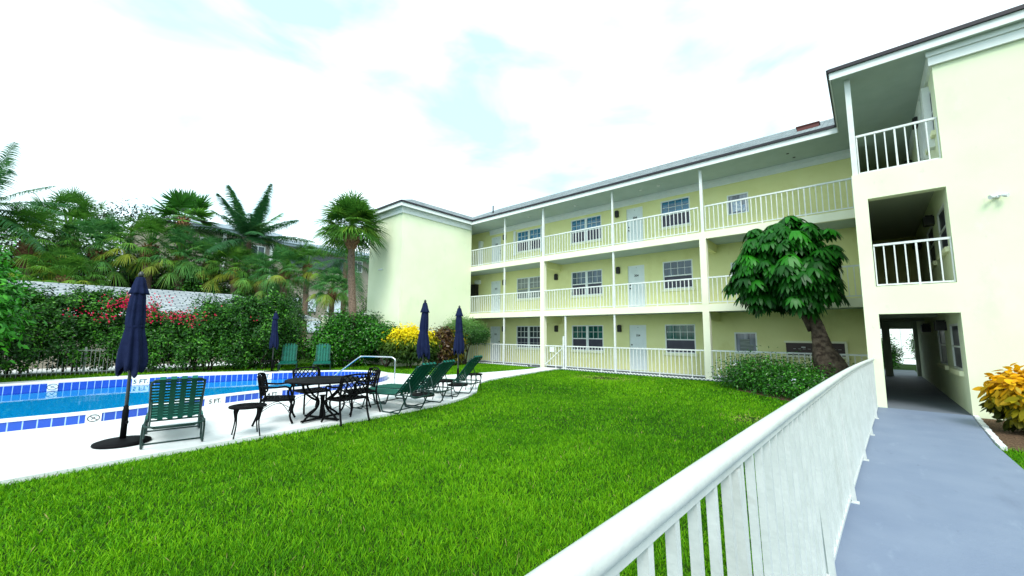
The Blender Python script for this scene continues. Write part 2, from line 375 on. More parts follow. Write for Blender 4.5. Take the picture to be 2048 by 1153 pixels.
def leaves(name, blobs, n, size, m, parent, origin, clump=60, spread=.22, fill=.35, asp=.5, prof=None, k=3, droop=.3, tintf=None, upb=.5, zmin=None, low=-.9):
    P, O, T = blob_points(blobs, n, clump, spread, fill, low)
    if zmin is not None: 
        keep = P[:, 2] > zmin; P, O, T = P[keep], O[keep], T[keep]
    n = len(P)
    Nn = nrm(O+np.array([0, 0, upb])+RNG.normal(size=(n, 3))*.45)
    D = nrm(np.cross(Nn, randdir(n))+O*.35+np.array([0, 0, -droop*.6])); Ln = size*RNG.uniform(.65, 1.25, n)
    if tintf is not None: T = tintf(P, T)
    if prof: V, F, T = ribbons(P, D, Nn, Ln, Ln*asp, np.full(n, droop), k, prof, T)
    else: V, F, T = kites(P, D, Nn, Ln, Ln*asp, T)
    return link(name, mesh_np(name, V-np.array(origin), F, T), MT[m], parent)
def wob(p, q, n, amp):
    p, q = np.array(p, float), np.array(q, float); L_ = [tuple(p)]
    for i in range(1, n): L_.append(tuple(p+(q-p)*i/n+RNG.normal(size=3)*amp))
    return L_+[tuple(q)]

# ================================================================ SETTING
def spline(pts, per=8, closed=True):
    P = [np.array(p, float) for p in pts]; n = len(P); o = []
    for i in range(n if closed else n-1):
        a, b, c, d = (P[(i-1) % n], P[i], P[(i+1) % n], P[(i+2) % n]) if closed else (P[max(i-1, 0)], P[i], P[i+1], P[min(i+2, n-1)])
        for k in range(per):
            t = k/per; o.append(.5*((2*b)+(-a+c)*t+(2*a-5*b+4*c-d)*t*t+(-a+3*b-3*c+d)*t**3))
    if not closed: o.append(P[-1])
    return np.array(o)
pool_out = spline([(-9.7, -6), (-10.2, -2.6), (-10.3, -.4), (-10.28, .5), (-10.48, 1.4), (-10.9, 2.5), (-11.12, 3.6), (-11.12, 4.6), (-11.35, 5.6), (-11.75, 6.6), (-12.3, 7.5), (-13.2, 8.15), (-14.2, 8.2),
                   (-15.05, 7.7), (-15.7, 6.75), (-16.25, 5.6), (-16.85, 3.8), (-17.3, 2.0), (-17.35, .6), (-17.2, -.9), (-16.7, -4), (-15, -7.5), (-12, -8.6)], 8)
def offset(poly, d):
    nx = np.roll(poly, -1, 0); pv = np.roll(poly, 1, 0); t = nrm(nx-pv); nn = np.stack([-t[:, 1], t[:, 0]], 1); return poly+nn*d
area = .5*np.sum(pool_out[:, 0]*np.roll(pool_out[:, 1], -1)-np.roll(pool_out[:, 0], -1)*pool_out[:, 1])
if area < 0: pool_out = pool_out[::-1].copy()
pool_in = offset(pool_out, .30); basin = offset(pool_out, .33)
deck_pts = [(-7.0, -12), (-7.0, -3), (-7.03, -.2), (-7.1, .6), (-7.15, 1.4), (-7.2, 2.3), (-7.25, 3.7), (-7.34, 5.1), (-7.5, 6.3), (-7.85, 7.2), (-8.35, 8.0), (-9.05, 8.7), (-9.7, 9.4), (-10.15, 10.4), (-10.5, 12.3), (-10.9, 14.4), (-11.1, 15.98),
            (-12.1, 15.98), (-11.85, 14.6), (-12.05, 12.1), (-12.35, 10.3), (-12.8, 9.7), (-13.6, 9.35), (-14.7, 9.15), (-16.3, 8.75), (-17.3, 8.1), (-18.2, 7.0), (-19.2, 5.5), (-19.9, 4), (-20.2, 1.25), (-20.0, -1), (-19.6, -6), (-19.0, -12)]
deck = np.array(deck_pts)
def inpoly(P, poly):
    x, y = P[:, 0], P[:, 1]; c = np.zeros(len(P), bool); j = len(poly)-1
    for i in range(len(poly)):
        xi, yi = poly[i]; xj, yj = poly[j]
        c ^= ((yi > y) != (yj > y)) & (x < (xj-xi)*(y-yi)/(yj-yi+1e-12)+xi); j = i
    return c
def sheet(name, outer, hole, z, m, thick=0, **k):
    loops = [[Vector((p[0], p[1], 0)) for p in outer]]
    if hole is not None: loops.append([Vector((p[0], p[1], 0)) for p in hole])
    tris = tessellate_polygon(loops); pts = [p for l in loops for p in l]; mb = MB()
    fs = []
    for t in tris:
        a, b, c = (pts[i] for i in t)
        fs.append(t if (b-a).cross(c-a).z > 0 else t[::-1])
    mb.add([(p.x, p.y, z) for p in pts], fs)
    if thick:
        for l in loops:
            n = len(l)
            for i in range(n):
                a, b = l[i], l[(i+1) % n]; mb.add([(a.x, a.y, z), (b.x, b.y, z), (b.x, b.y, z-thick), (a.x, a.y, z-thick)], [(0, 1, 2, 3)])
    o = mb.build(name, m); return tag(o, **k) if k else o
GZ = -.06
mid = offset(pool_out, .12)
sheet('ground', [(-900, -900), (900, -900), (900, 900), (-900, 900)], mid, GZ, 'ground', kind='structure')
sheet('pool_deck', deck_pts, mid, 0.0, 'deck', .1, kind='structure')
# white road / drive beyond the hedge, seen through the fence
sheet('driveway', [(-36, -40), (-24.0, -40), (-24.0, 9), (-36, 9)], None, GZ+.01, 'coping', kind='structure')
# walkway into the passage
wk = MB(); wk.box(-.46, 1.28, -3, 9.5, -.12, 0); wk.build('walkway', 'walk')
bpy.data.objects['walkway']['kind'] = 'structure'
wk2 = MB(); wk2.add([(-.46, 9.5, 0), (1.28, 9.5, 0), (1.44, 12.6, 0), (-.1, 12.6, 0), (-.46, 9.5, -.12), (1.28, 9.5, -.12), (1.44, 12.6, -.12), (-.1, 12.6, -.12)], [(0, 1, 2, 3), (1, 5, 6, 2), (0, 3, 7, 4)])
tag(wk2.build('walkway', 'walk'), kind='structure')
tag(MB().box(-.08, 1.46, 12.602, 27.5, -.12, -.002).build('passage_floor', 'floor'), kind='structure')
# right-hand bed
bedp = [(1.36, 9.4), (1.9, 9.1), (8, 8.6), (8, 12.58), (1.47, 12.58)]
sheet('garden_bed', bedp, None, GZ+.03, 'mulch', kind='structure')
cb = MB()
for i in range(9):
    y = 9.35+i*.36; x = 1.31+max(0, y-9.5)*.05; cb.box(x, x+.07, y, y+.35, -.05, .012+.004*(i % 3))
tag(cb.build('bed_kerb', 'coping'), kind='structure')
# flower bed soil under the tree
sheet('planting_bed', [(-3.5, 15.3), (-3.2, 13.9), (-1.6, 12.4), (-.5, 11.2), (-.46, 9.6), (-.1, 12.6), (-.1, 15.9), (-3.4, 15.9)], None, GZ+.012, 'mulch', kind='structure')

# ---------------------------------------------------------------- pool
pool = thing('swimming_pool', 'kidney shaped pool with white coping and a row of blue tiles around its rim', 'swimming pool', (-13.5, 2, 0))
RT = .165; WZ = -.055
cl = np.concatenate([[0], np.cumsum(np.linalg.norm(np.roll(pool_out, -1, 0)-pool_out, axis=1))])
n = len(pool_out); cp = MB()
oo = offset(pool_out, -.012)
for i in range(n):
    j = (i+1) % n
    a, b, c, d = oo[i], oo[j], pool_in[j], pool_in[i]
    cp.add([(a[0], a[1], RT), (b[0], b[1], RT), (c[0], c[1], RT), (d[0], d[1], RT)], [(0, 1, 2, 3)], True)
    cp.add([(a[0], a[1], RT-.02), (b[0], b[1], RT-.02), (b[0], b[1], RT), (a[0], a[1], RT)], [(0, 1, 2, 3)], True)
    cp.add([(c[0], c[1], RT-.03), (d[0], d[1], RT-.03), (d[0], d[1], RT), (c[0], c[1], RT)], [(0, 1, 2, 3)], True)
cp.build('coping', 'coping', pool)
ot = MB(); it = MB(); ba = MB()
for i in range(n):
    j = (i+1) % n; u0, u1 = cl[i], cl[i+1]
    a, b = pool_out[i], pool_out[j]
    ot.add([(a[0], a[1], -.02), (b[0], b[1], -.02), (b[0], b[1], RT-.015), (a[0], a[1], RT-.015)], [(0, 1, 2, 3)], True, [[(u0, .03), (u1, .03), (u1, .47), (u0, .47)]])
    c, d = basin[i], basin[j]
    it.add([(d[0], d[1], -.09), (c[0], c[1], -.09), (c[0], c[1], RT-.025), (d[0], d[1], RT-.025)], [(0, 1, 2, 3)], True, [[(u1, .03), (u0, .03), (u0, .47), (u1, .47)]])
    ba.add([(d[0], d[1], -1.5), (c[0], c[1], -1.5), (c[0], c[1], -.09), (d[0], d[1], -.09)], [(0, 1, 2, 3)], True)
ot.build('outer_tile_band', 'tile', pool); it.build('inner_tile_band', 'tile', pool)
loop = [Vector((p[0], p[1], 0)) for p in basin]
for t in tessellate_polygon([loop]): 
    a, b, c = (loop[i] for i in t); tt = t if (b-a).cross(c-a).z > 0 else t[::-1]
    ba.add([(loop[i].x, loop[i].y, -1.5) for i in tt], [(0, 1, 2)])
ba.build('basin', 'basin', pool)
sheet('pool_water', offset(pool_out, .335), None, WZ, 'water', kind='structure')
def marker(px, py, inner, txt, wd):
    poly = basin if inner else pool_out
    k = int(np.argmin(np.linalg.norm(poly-np.array([px, py]), axis=1))); a, b = poly[k-1], poly[(k+1) % n]; t = nrm(b-a); nn = np.array([-t[1], t[0]])  # inward normal
    if not inner: nn = -nn
    c = poly[k]+nn*.012; zc = (RT-.02)/2 if not inner else (RT-.02+WZ)/2; hh = RT-.02 if not inner else RT-.02-WZ
    xax = Vector((-t[0], -t[1], 0)) if inner else Vector((t[0], t[1], 0)); nv = Vector((nn[0], nn[1], 0)); xax = Vector((0, 0, 1)).cross(nv)
    Mx = Matrix((( xax.x, 0, nv.x, c[0]), (xax.y, 0, nv.y, c[1]), (0, 1, 0, zc), (0, 0, 0, 1)))
    Mx = Matrix(((xax.x, 0, nv.x, c[0]-pool.location.x), (xax.y, 0, nv.y, c[1]-pool.location.y), (0, 1, 0, zc), (0, 0, 0, 1)))
    mk = MB().box(-wd/2, wd/2, -hh/2, hh/2, -.03, .004).build('depth_marker' if txt else 'no_diving_marker', 'marker', pool, world=False); mk.matrix_local = Mx
    if txt:
        me = text_mesh(txt, hh*.86); o = link('lettering', me, None, mk); 
        if not me.materials: me.materials.append(MT['ink'])
        o.location = (0, 0, .006)
    else:
        r = hh*.38; g = MB(); g.tube([(r*1.35*math.cos(a), r*math.sin(a), .006) for a in np.linspace(0, 2*math.pi, 25)[:-1]], .006, 5, True)
        g.beam((-r*.95, r*.7, .006), (r*.95, -r*.7, .006), .01, .004, (0, 0, 1)); g.beam((-r*.5, -r*.35, .006), (r*.35, r*.3, .006), .012, .003); g.tube([(r*.5, r*.42, .006), (r*.55, r*.44, .006)], .012, 6)
        g.build('no_diving_symbol', 'ink', mk, world=False)
marker(-11.0, 2.50, False, '5 FT.', .42); marker(-11.12, 3.75, False, '4 FT.', .42); marker(-10.28, .66, False, None, .20)
marker(-16.97, 1.86, True, '5 FT.', .40); marker(-15.95, 5.08, True, '4 FT.', .44); marker(-17.0, .18, True, None, .20)

hr = thing('pool_grab_rail', 'bent stainless steel grab rail rising from the pool deck beside the green loungers', 'grab rail', (-10.9, 6.9, 0))
def grail(dy): 
    # from the deck post over the coping down into the water
    pts = [(-11.15, 7.15, 0), (-11.15, 7.15, .70), (-11.17, 7.14, .78), (-11.24, 7.10, .83), (-11.35, 7.04, .845), (-12.05, 6.62, .85), (-12.15, 6.56, .835), (-12.24, 6.51, .80), (-12.95, 6.10, .22), (-13.2, 5.95, 0.02), (-13.3, 5.9, -.3)]
    return MB().tube(spline(pts, 3, False), .02, 10)
grail(0).build('rail_tube', 'steel', hr)
MB().lathe([(.05, 0), (.05, .008), (.03, .02)], 16, (-11.15, 7.15)).build('base_flange', 'steel', hr)

# ================================================================ APARTMENT BUILDING
B = thing('apartment_building', 'long three storey pale yellow apartment building with open galleries, white railings and grey shingle roof', 'building', (-8, 17.6, 0))
YB, YF, YS = 17.6, 16.06, 15.85
FL = [0.0, 2.75, 5.5]; SB = [2.475, 5.232]
# --- openings
wins = []  # (x0,x1,z0,z1,level,kind)
for l, f in enumerate(FL):
    wins += [(-11.45, -9.66, f+.80, f+2.05, l, 'double'), (-6.68, -5.42, f+.83, f+2.05, l, 'single'), (-3.98, -3.22, f+.9, f+1.72, l, 'stair'), (-15.2, -13.42, f+.83, f+2.05, l, 'double')]
doors = []
for l, f in enumerate(FL):
    doors += [(-8.33, -7.52, f, f+2.04, l, ('104', '204', '304')[l]), (-17.3, -16.48, f, f+2.04, l, ('103', '203', '303')[l])]
wl = MB(); holes = [(a, b, c, d) for a, b, c, d, *_ in wins]+[(a, b, c+.001, d) for a, b, c, d, *_ in doors]
wall_holes(wl, -20.6, .1, -.06, 8.0, holes, .09, 'x', YB, -1)
wl.box(.099, .175, YB, 21.6, -.06, 2.4)          # passage left wall
wl.build('gallery_wall', 'wall', B)
bk = MB(); bk.box(-20.6, 14, 24.2, 24.4, 2.5, 8); bk.box(-20.6, -.0, 24.2, 24.4, -.06, 2.5); bk.box(2.2, 14, 24.2, 24.4, -.06, 2.5)
bk.box(-20.68, -20.6, 17.6, 24.4, -.06, 8); bk.build('rear_wall', 'wall', B)
# --- tower (projecting stair wing on the left)
tw = MB(); tw.box(-20.6, -17.45, 11.3, 16.06, -.06, 7.99); tw.build('projecting_wing_wall', 'endwall', B)
fz = MB()
for (x0, x1, y0, y1) in ((-20.68, -17.39, 11.22, 11.299), (-17.449, -17.39, 11.299, 15.99)):
    fz.box(x0, x1, y0, y1, 7.70, 7.985)
for (x0, x1, y0, y1) in ((-20.7, -17.36, 11.19, 11.219), (-17.389, -17.36, 11.219, 15.98)): fz.box(x0, x1, y0, y1, 7.88, 7.983)
fz.box(-17.4, .1, YB-.05, YB-.001, 7.69, 7.985); fz.box(-17.4, .1, YB-.09, YB-.051, 7.86, 7.984)
fz.box(1.40, 14, 12.53, 12.599, 7.66, 7.985); fz.box(1.37, 14, 12.49, 12.529, 7.86, 7.984); fz.box(1.40, 1.459, 12.60, 24, 7.66, 7.983)
fz.build('frieze_board', 'white', B)
# --- right wing
XW, YW = 1.456, 12.6
rw = MB()
rh = []
fr = [(.175, XW, 0.0, 2.109), (.175, XW, 2.75, 4.855)]
def fq(x0, x1, z0, z1, y0=YW, y1=YW+.25): rw.box(x0, x1, y0, y1, z0, z1)
fq(-.08, .175, -.06, 5.5); rw.box(-.08, .12, 12.851, 17.59, -.06, 5.231); fq(.175, XW, 2.109, 2.75); fq(.175, XW, 4.855, 5.5)
sidewin = []
for l, f in enumerate(FL): sidewin += [(13.18, 14.45, f+.86, f+1.9, l), (15.45, 16.9, f+.86, f+1.9, l)]
wall_holes(rw, YW, 24.2, -.06, 7.99, [(a, b, c, d) for a, b, c, d, _ in sidewin], .08, 'y', XW, -1)
rw.add([(XW, YW, -.06), (14, YW, -.06), (14, YW, 7.99), (XW, YW, 7.99)], [(0, 1, 2, 3)])
rw.add([(14, YW, -.06), (14, 24.2, -.06), (14, 24.2, 7.99), (14, YW, 7.99)], [(0, 1, 2, 3)])
rw.build('right_wing_wall', 'endwall', B)
pc = MB()
pc.box(.121, XW-.001, 12.851, 16.06, 2.475, 2.748); pc.box(-.079, XW-.001, 12.851, 16.06, 5.232, 5.498); pc.box(.121, XW-.001, 16.061, 24.2, 2.475, 2.747); pc.box(-.079, XW-.001, 16.061, 24.2, 5.232, 5.497)
for y in (16.4, 20.2): pc.box(.176, XW-.001, y, y+.25, 2.15, 2.474)
pc.box(.176, XW-.001, 24.0, 24.25, 1.93, 2.474)
pc.box(.36, .60, 22.9, 23.15, 0, 2.474); pc.box(XW-.12, XW-.001, 23.6, 23.85, 0, 2.474)
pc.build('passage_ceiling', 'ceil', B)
# dark end of the upper galleries
up_ = MB(); up_.box(.1, XW-.001, 20.5, 20.6, 2.75, 5.23); up_.box(.1, XW-.001, 20.5, 20.6, 5.5, 7.98); up_.box(.0, .1, 17.6, 24.2, 2.75, 7.98); up_.build('gallery_end_wall', 'wall', B)
# --- slabs, columns, posts
sb = MB()
for l in (0, 1):
    z0, z1 = SB[l], FL[l+1]
    sb.box(-17.45, -.081, YF-.02, YF+.12, z0, z1)
sb.build('gallery_edge_beam', 'trim', B)
sl_ = MB()
for l in (0, 1): sl_.box(-20.5, -.081, YF+.121, YB-.001, SB[l]+.03, FL[l+1]-.01)
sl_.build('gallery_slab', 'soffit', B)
tag(MB().box(-20.5, -.081, YF-.10, YB-.001, -.12, -.008).build('gallery_floor', 'floor'), kind='structure')
for x in (-12.175, -4.54):
    MB().box(x-.115, x+.115, YF-.025, YF+.2, -.06, SB[0]-.001).build('column', 'trim', B); MB().box(x-.115, x+.115, YF-.025, YF+.2, FL[1]+.001, SB[1]-.001).build('column', 'trim', B)
    for z in SB: MB().box(x-.10, x+.10, YF+.201, YB-.002, z-.32, z+.029).build('ceiling_beam', 'wall', B)
for x, lv in ((-14.8, (0, 1, 2)), (-8.28, (0, 1, 2)), (-10.83, (0,)), (-12.15, (2,)), (-4.53, (2,))):
    for l in lv:
        top = SB[l]-.001 if l < 2 else 7.985; ww = .05 if (l == 2 and x in (-12.15, -4.53)) else .036
        MB().box(x-ww, x+ww, YF+.02, YF+.02+2*ww, FL[l]-.05 if l == 0 else FL[l]+.001, top).build('post', 'railw', B)
MB().box(-.06, .05, YW+.03, YW+.14, 5.501, 7.985).build('post', 'railw', B)
# --- railings
def railing(a, b, z, parent=B, name='railing', sp=.152, h=1.02, bot=.10, half=.0):
    a = Vector(a); b = Vector(b); d = b-a; ln = d.length; d.normalize(); m = MB()
    m.beam(a+Vector((0, 0, z+h-.025)), b+Vector((0, 0, z+h-.025)), .045, .05)
    m.beam(a+Vector((0, 0, z+bot)), b+Vector((0, 0, z+bot)), .03, .035)
    k = max(1, int(round(ln/sp)))
    for i in range(k+1):
        p = a+d*ln*min(max(i/k, .012/ln), 1-.012/ln); w_ = .024
        if i % 8 == 4: m.beam(p+Vector((0, 0, z-.0)), p+Vector((0, 0, z+h-.05)), .034, .034, d)
        else: m.beam(p+Vector((0, 0, z+bot+.015)), p+Vector((0, 0, z+h-.05)), w_, w_, d)
    return m.build(name, 'railw', parent)
YR = YF+.03
for l in (0, 1, 2):
    hh = 1.02 if l else 1.08
    segs = [(-17.44, -14.85), (-14.75, -12.3), (-12.05, -8.33), (-8.23, -4.66), (-4.42, -.09)]
    if l == 0: segs = [(-17.44, -14.85), (-14.75, -12.3), (-10.78, -8.33), (-8.23, -4.66), (-4.42, -.09)]
    for a, b in segs: railing((a, YR, 0), (b, YR, 0), FL[l] if l else -.02, h=hh, bot=.07 if l else .12)
gate = railing((-12.03, YR, 0), (-10.9, YR, 0), -.02, name='gate', h=1.08, bot=.12)
g_ = MB(); g_.beam((-11.98, YR-.03, .14), (-10.93, YR-.03, .98), .02, .035); g_.build('diagonal_brace', 'railw', gate)
MB().box(-11.72, -11.45, YR-.05, YR-.02, .74, .98).build('latch_plate', 'railw', gate)
MB().box(-10.97, -10.9, YR-.03, YR+.03, -.02, 1.5).build('gate_post', 'railw', gate)
for l in (1, 2):
    railing((.19, YW+.06, 0), (XW-.01, YW+.06, 0), FL[l], sp=.18, h=1.0, bot=.035) if l == 1 else railing((.06, YW+.09, 0), (XW-.01, YW+.09, 0), FL[l], sp=.18, h=1.0, bot=.035)
for l in (2,): railing((-.03, YW+.3, 0), (-.03, YF-.05, 0), FL[l], sp=.18, h=1.0, bot=.035)
# --- windows
glassof = {0: 'glass1', 1: 'glass2', 2: 'glass3'}
for (x0, x1, z0, z1, l, kd) in wins:
    y = YB+.035; ft = .05
    f = MB()
    f.box(x0, x1, y-.03, y+.03, z1-ft, z1); f.box(x0, x1, y-.03, y+.03, z0, z0+ft); f.box(x0, x0+ft, y-.03, y+.03, z0+ft, z1-ft); f.box(x1-ft, x1, y-.03, y+.03, z0+ft, z1-ft)
    halves = [(x0+ft, x1-ft)]
    if kd == 'double': mx_ = (x0+x1)/2; f.box(mx_-.065, mx_+.065, y-.028, y+.03, z0+ft, z1-ft); halves = [(x0+ft, mx_-.065), (mx_+.065, x1-ft)]
    zm = z0+(z1-z0)*.47
    left = x0 < -13
    if kd != 'stair':
        for a, b in halves:
            if not (left and l == 1): f.box(a, b, y-.02, y+.03, zm-.025, zm+.025)
            nc = 4 if kd == 'single' else 3; mw = .008 if not (left and l == 0) else .012
            for i in range(1, nc): xx = a+(b-a)*i/nc; f.box(xx-mw, xx+mw, y+.004, y+.02, zm+.025, z1-ft)
            zz = (zm+z1)/2; f.box(a, b, y+.003, y+.019, zz-mw, zz+mw)
            if left and l == 0:
                for i in range(1, nc): xx = a+(b-a)*i/nc; f.box(xx-.006, xx+.006, y+.024, y+.028, z0+ft, zm)
                f.box(a, b, y+.0235, y+.0275, z0+.28, z0+.292)
    fo = f.build('window', 'white', B)
    up1 = MB(); lo1 = MB()
    for a, b in halves:
        if kd == 'stair': up1.box(a, b, y+.022, y+.03, z0+ft, z1-ft)
        else: up1.box(a, b, y+.021, y+.028, zm+.02, z1-ft); lo1.box(a, b, y+.012 if not (left and l == 0) else y+.029, y+.033, z0+ft, zm-.02)
    g = 'glasss' if kd == 'stair' else ('glassb' if left and l == 1 else ('glassd' if left and l == 0 else glassof[l]))
    up1.build('pane', g, fo)
    if kd != 'stair': lo1.build('insect_screen', 'screen' if not (left and l == 1) else 'glassb', fo)
    if kd == 'stair':
        q = MB(); q.box(x0+.18, x0+.5, y+.0195, y+.0215, z0+.12, z0+.56); q.box(x0+.52, x0+.62, y+.0195, y+.0215, z0+.1, z0+.35); q.build('reflected_panel', 'paper' if l == 2 else 'glassb', fo)
    else:
        MB().box(x0-.06, x1+.06, YB-.05, YB+.03, z0-.10, z0-.002).build('sill', 'sill', fo)
# storm shutters beside the left top window
for x in (-15.42, -13.4): MB().box(x, x+.16, YB-.08, YB-.001, 6.15, 7.62).build('shutter', 'white', B)
for (a, b, z0, z1, l) in sidewin:
    f = MB(); x = XW+.03
    f.box(x-.03, x+.03, a, b, z1-.05, z1); f.box(x-.03, x+.03, a, b, z0, z0+.05); f.box(x-.03, x+.03, a, a+.05, z0+.05, z1-.05); f.box(x-.03, x+.03, b-.05, b, z0+.05, z1-.05); f.box(x-.028, x+.03, a+.05, b-.05, (z0+z1)/2-.02, (z0+z1)/2+.02)
    fo = f.build('window', 'white', B); MB().box(x+.0, x+.02, a+.05, b-.05, z0+.05, z1-.05).build('pane', 'screen', fo)
    MB().box(XW-.07, XW+.02, a-.08, b+.08, z0-.11, z0-.002).build('sill', 'sill', fo)
MB().box(XW-.10, XW-.001, 14.5, 15.25, 6.15, 7.75).build('shutter', 'white', B)
MB().box(XW-.13, XW-.001, 13.35, 13.62, 6.05, 7.55).build('shutter', 'white', B)
# --- doors
def door(x0, x1, z0, z1, num):
    d = MB(); y = YB+.05; d.box(x0+.03, x1-.03, y, y+.035, z0+.012, z1-.03)
    w_ = (x1-x0-.06); cx = [(x0+.03+w_*.13, x0+.03+w_*.45), (x0+.03+w_*.55, x0+.03+w_*.87)]
    for a, b in cx:
        for (p, q) in ((.16, .80), (.93, 1.50), (1.62, 1.86)):
            for e in ((a, b, p, p+.018), (a, b, q-.018, q), (a, a+.018, p+.019, q-.019), (b-.018, b, p+.019, q-.019)): d.box(e[0], e[1], y-.012, y-.0005, z0+e[2], z0+e[3])
            d.box(a+.05, b-.05, y-.010, y-.0005, z0+p+.05, z0+q-.05)
    o = d.build('door', 'door', B)
    fr_ = MB(); fr_.box(x0, x0+.03, y-.02, y+.02, z0, z1); fr_.box(x1-.03, x1, y-.02, y+.02, z0, z1); fr_.box(x0+.03, x1-.03, y-.02, y+.02, z1-.03, z1); fr_.build('door_frame', 'white', o)
    kx = x0+.10 if x0 > -12 else x1-.10
    k = MB(); k.tube([(kx, y-.055, z0+.98), (kx, y, z0+.98)], .028, 10); k.tube([(kx, y-.03, z0+1.14), (kx, y, z0+1.14)], .032, 10); k.build('door_handle', 'lampblack', o)
    me = text_mesh(num, .14)
    if not me.materials: me.materials.append(MT['ink'])
    t = link('door_number', me, None, o); t.rotation_euler = (rad(90), 0, 0); t.location = (Vector(((x0+x1)/2, y-.012, z0+1.56))-Vector(B.location))
    MB().tube([((x0+x1)/2, y-.01, z0+1.93), ((x0+x1)/2, y, z0+1.93)], .014, 8).build('door_knocker', 'lampblack', o)
for a, b, c, d, l, nm in doors: door(a, b, c, d, nm)
# --- wall lamps, AC units, mail panel, floodlights
for l, f in enumerate(FL):
    for x in (-8.79, -16.15)+((-12.43+.05,) if l < 2 else ()):
        q = MB(); q.box(x-.085, x+.085, YB-.12, YB-.001, f+1.74, f+2.02); q.box(x-.07, x+.07, YB-.105, YB-.01, f+1.72, f+1.739); q.box(x-.06, x+.06, YB-.1, YB-.02, f+2.021, f+2.05); q.build('wall_lamp', 'lampblack', B)
    for y in (15.05, 18.7):
        q = MB(); q.box(XW-.20, XW-.001, y-.14, y+.14, f+1.76, f+1.98); q.box(XW-.16, XW-.02, y-.1, y+.1, f+1.981, f+2.02); q.build('wall_lamp', 'lampblack', B)
ac = MB(); ac.box(-18.56, -18.18, YB-.2, YB-.001, 4.70, 4.93); ac.box(-18.5, -18.24, YB-.21, YB-.2005, 4.74, 4.80); ac.build('air_conditioner', 'white', B)
q = MB(); q.box(-19.2, -18.38, YB-.3, YB-.001, 3.95, 4.68)
for i in range(7): q.box(-19.15, -18.43, YB-.31, YB-.3005, 4.0+i*.095, 4.05+i*.095)
q.build('louvred_vent', 'lampblack', B)
q = MB(); q.box(-18.2, -18.0, YB-.25, YB-.001, 5.6, 7.4); q.build('storage_locker', 'white', B)
ml = MB(); ml.box(-2.31, -.67, YB-.06, YB-.001, .92, 1.35)
mo = ml.build('mailbox_panel', 'greyframe', B)
for i in range(10): 
    if i not in (): MB().box(-2.1+i*.14, -2.02+i*.14, YB-.066, YB-.0605, 1.14, 1.147).build('card_slot', 'lumi', mo)
MB().box(-1.86, -1.74, YB-.068, YB-.0605, 1.19, 1.215).build('name_plate', 'lumi', mo)
s_ = MB(); s_.box(-2.36, -.62, YB-.09, YB-.001, .85, .9185); s_.box(-2.36, -.62, YB-.07, YB-.001, 1.3515, 1.42); s_.box(-.668, -.60, YB-.07, YB-.001, .34, 1.351); s_.box(-2.31, -2.25, YB-.05, YB-.001, .30, .849)
s_.build('mailbox_surround', 'trim', B)
def flood(cx, cy, cz, nrm_, parent=B):
    q = MB(); nv = Vector(nrm_); t = Vector((0, 0, 1)).cross(nv); c = Vector((cx, cy, cz))
    q.tube([c, c+nv*.06], .045, 12)
    for s in (-1, 1):
        d = (t*s*.8+nv*.55+Vector((0, 0, -.25))).normalized(); p = c+nv*.05
        q.tube([p, p+d*.05], .012, 6); q.tube([p+d*.05, p+d*.09, p+d*.15], [.018, .04, .045], 10)
    q.build('floodlight', 'lumi', parent)
flood(2.15, 12.599, 4.48, (0, -1, 0)); flood(-19.2, 11.299, 4.95, (0, -1, 0))
# soffit lights and vents
q = MB()
for x in (-13.6, -10.6, -7.2, -6.4): q.lathe([(.07, 0), (.05, -.03)], 12, (x, 16.7), z0=7.984)
q.build('soffit_lamp', 'lumi', B)
q = MB(); q.lathe([(.045, 0), (.045, -.01)], 12, (-1.75, 16.6), z0=7.984); q.lathe([(.045, 0), (.045, -.01)], 12, (-1.62, 17.1), z0=7.984); q.build('soffit_vent_hole', 'lampblack', B)
# --- soffit, fascia, roof
so_ = MB()
so_.box(-20.6, 14, YS, 24.2, 7.986, 8.02); so_.box(-20.92, -17.2, 11.04, YS, 7.987, 8.02); so_.box(-.30, 14, 12.38, YS, 7.987, 8.02)
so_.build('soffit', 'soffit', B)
fa = MB(); FB, FT = 7.975, 8.155
def fascia(m, p, q, z0, z1, t): m.beam((p[0], p[1], (z0+z1)/2), (q[0], q[1], (z0+z1)/2), t, z1-z0)
path = [(-20.94, 24), (-20.94, 11.02), (-17.18, 11.02), (-17.18, 15.83), (-.32, 15.83), (-.32, 12.36), (14.2, 12.36)]
for i in range(len(path)-1): fascia(fa, path[i], path[i+1], FB, FT, .03)
fa.build('fascia', 'white', B)
dr = MB(); 
pd = [(-20.97, 24), (-20.97, 10.99), (-17.15, 10.99), (-17.15, 15.80), (-.35, 15.80), (-.35, 12.33), (14.2, 12.33)]
for i in range(len(pd)-1): fascia(dr, pd[i], pd[i+1], FT+.001, FT+.085, .07)
dr.build('drip_edge', 'drip', B)
rf = MB(); RZ = FT+.08; SL = .49
def rplane(vs, ud, vd):
    vs = [Vector(v) for v in vs]; ud = Vector(ud); vd = Vector(vd)
    rf.add(vs, [list(range(len(vs)))], False, [[(v.dot(ud), v.dot(vd)) for v in vs]])
Yr = 20.1; zr = RZ+SL*(Yr-15.78)
rplane([(-21.6, 15.78, RZ), (14, 15.78, RZ), (14, Yr, zr), (-19.0, Yr, zr)], (1, 0, 0), (0, .9, .44))
rplane([(14, 24.42, RZ), (-21.6, 24.42, RZ), (-19.0, Yr, zr), (14, Yr, zr)], (1, 0, 0), (0, -.9, .44))
rplane([(-21.6, 24.42, RZ), (-21.6, 15.78, RZ), (-19.0, Yr, zr)], (0, 1, 0), (.9, 0, .44))
xm = -19.06; hw = 1.94; zt = RZ+SL*hw
rplane([(-21.0, 10.97, RZ), (-17.12, 10.97, RZ), (xm, 10.97+hw, zt)], (1, 0, 0), (0, .9, .44))
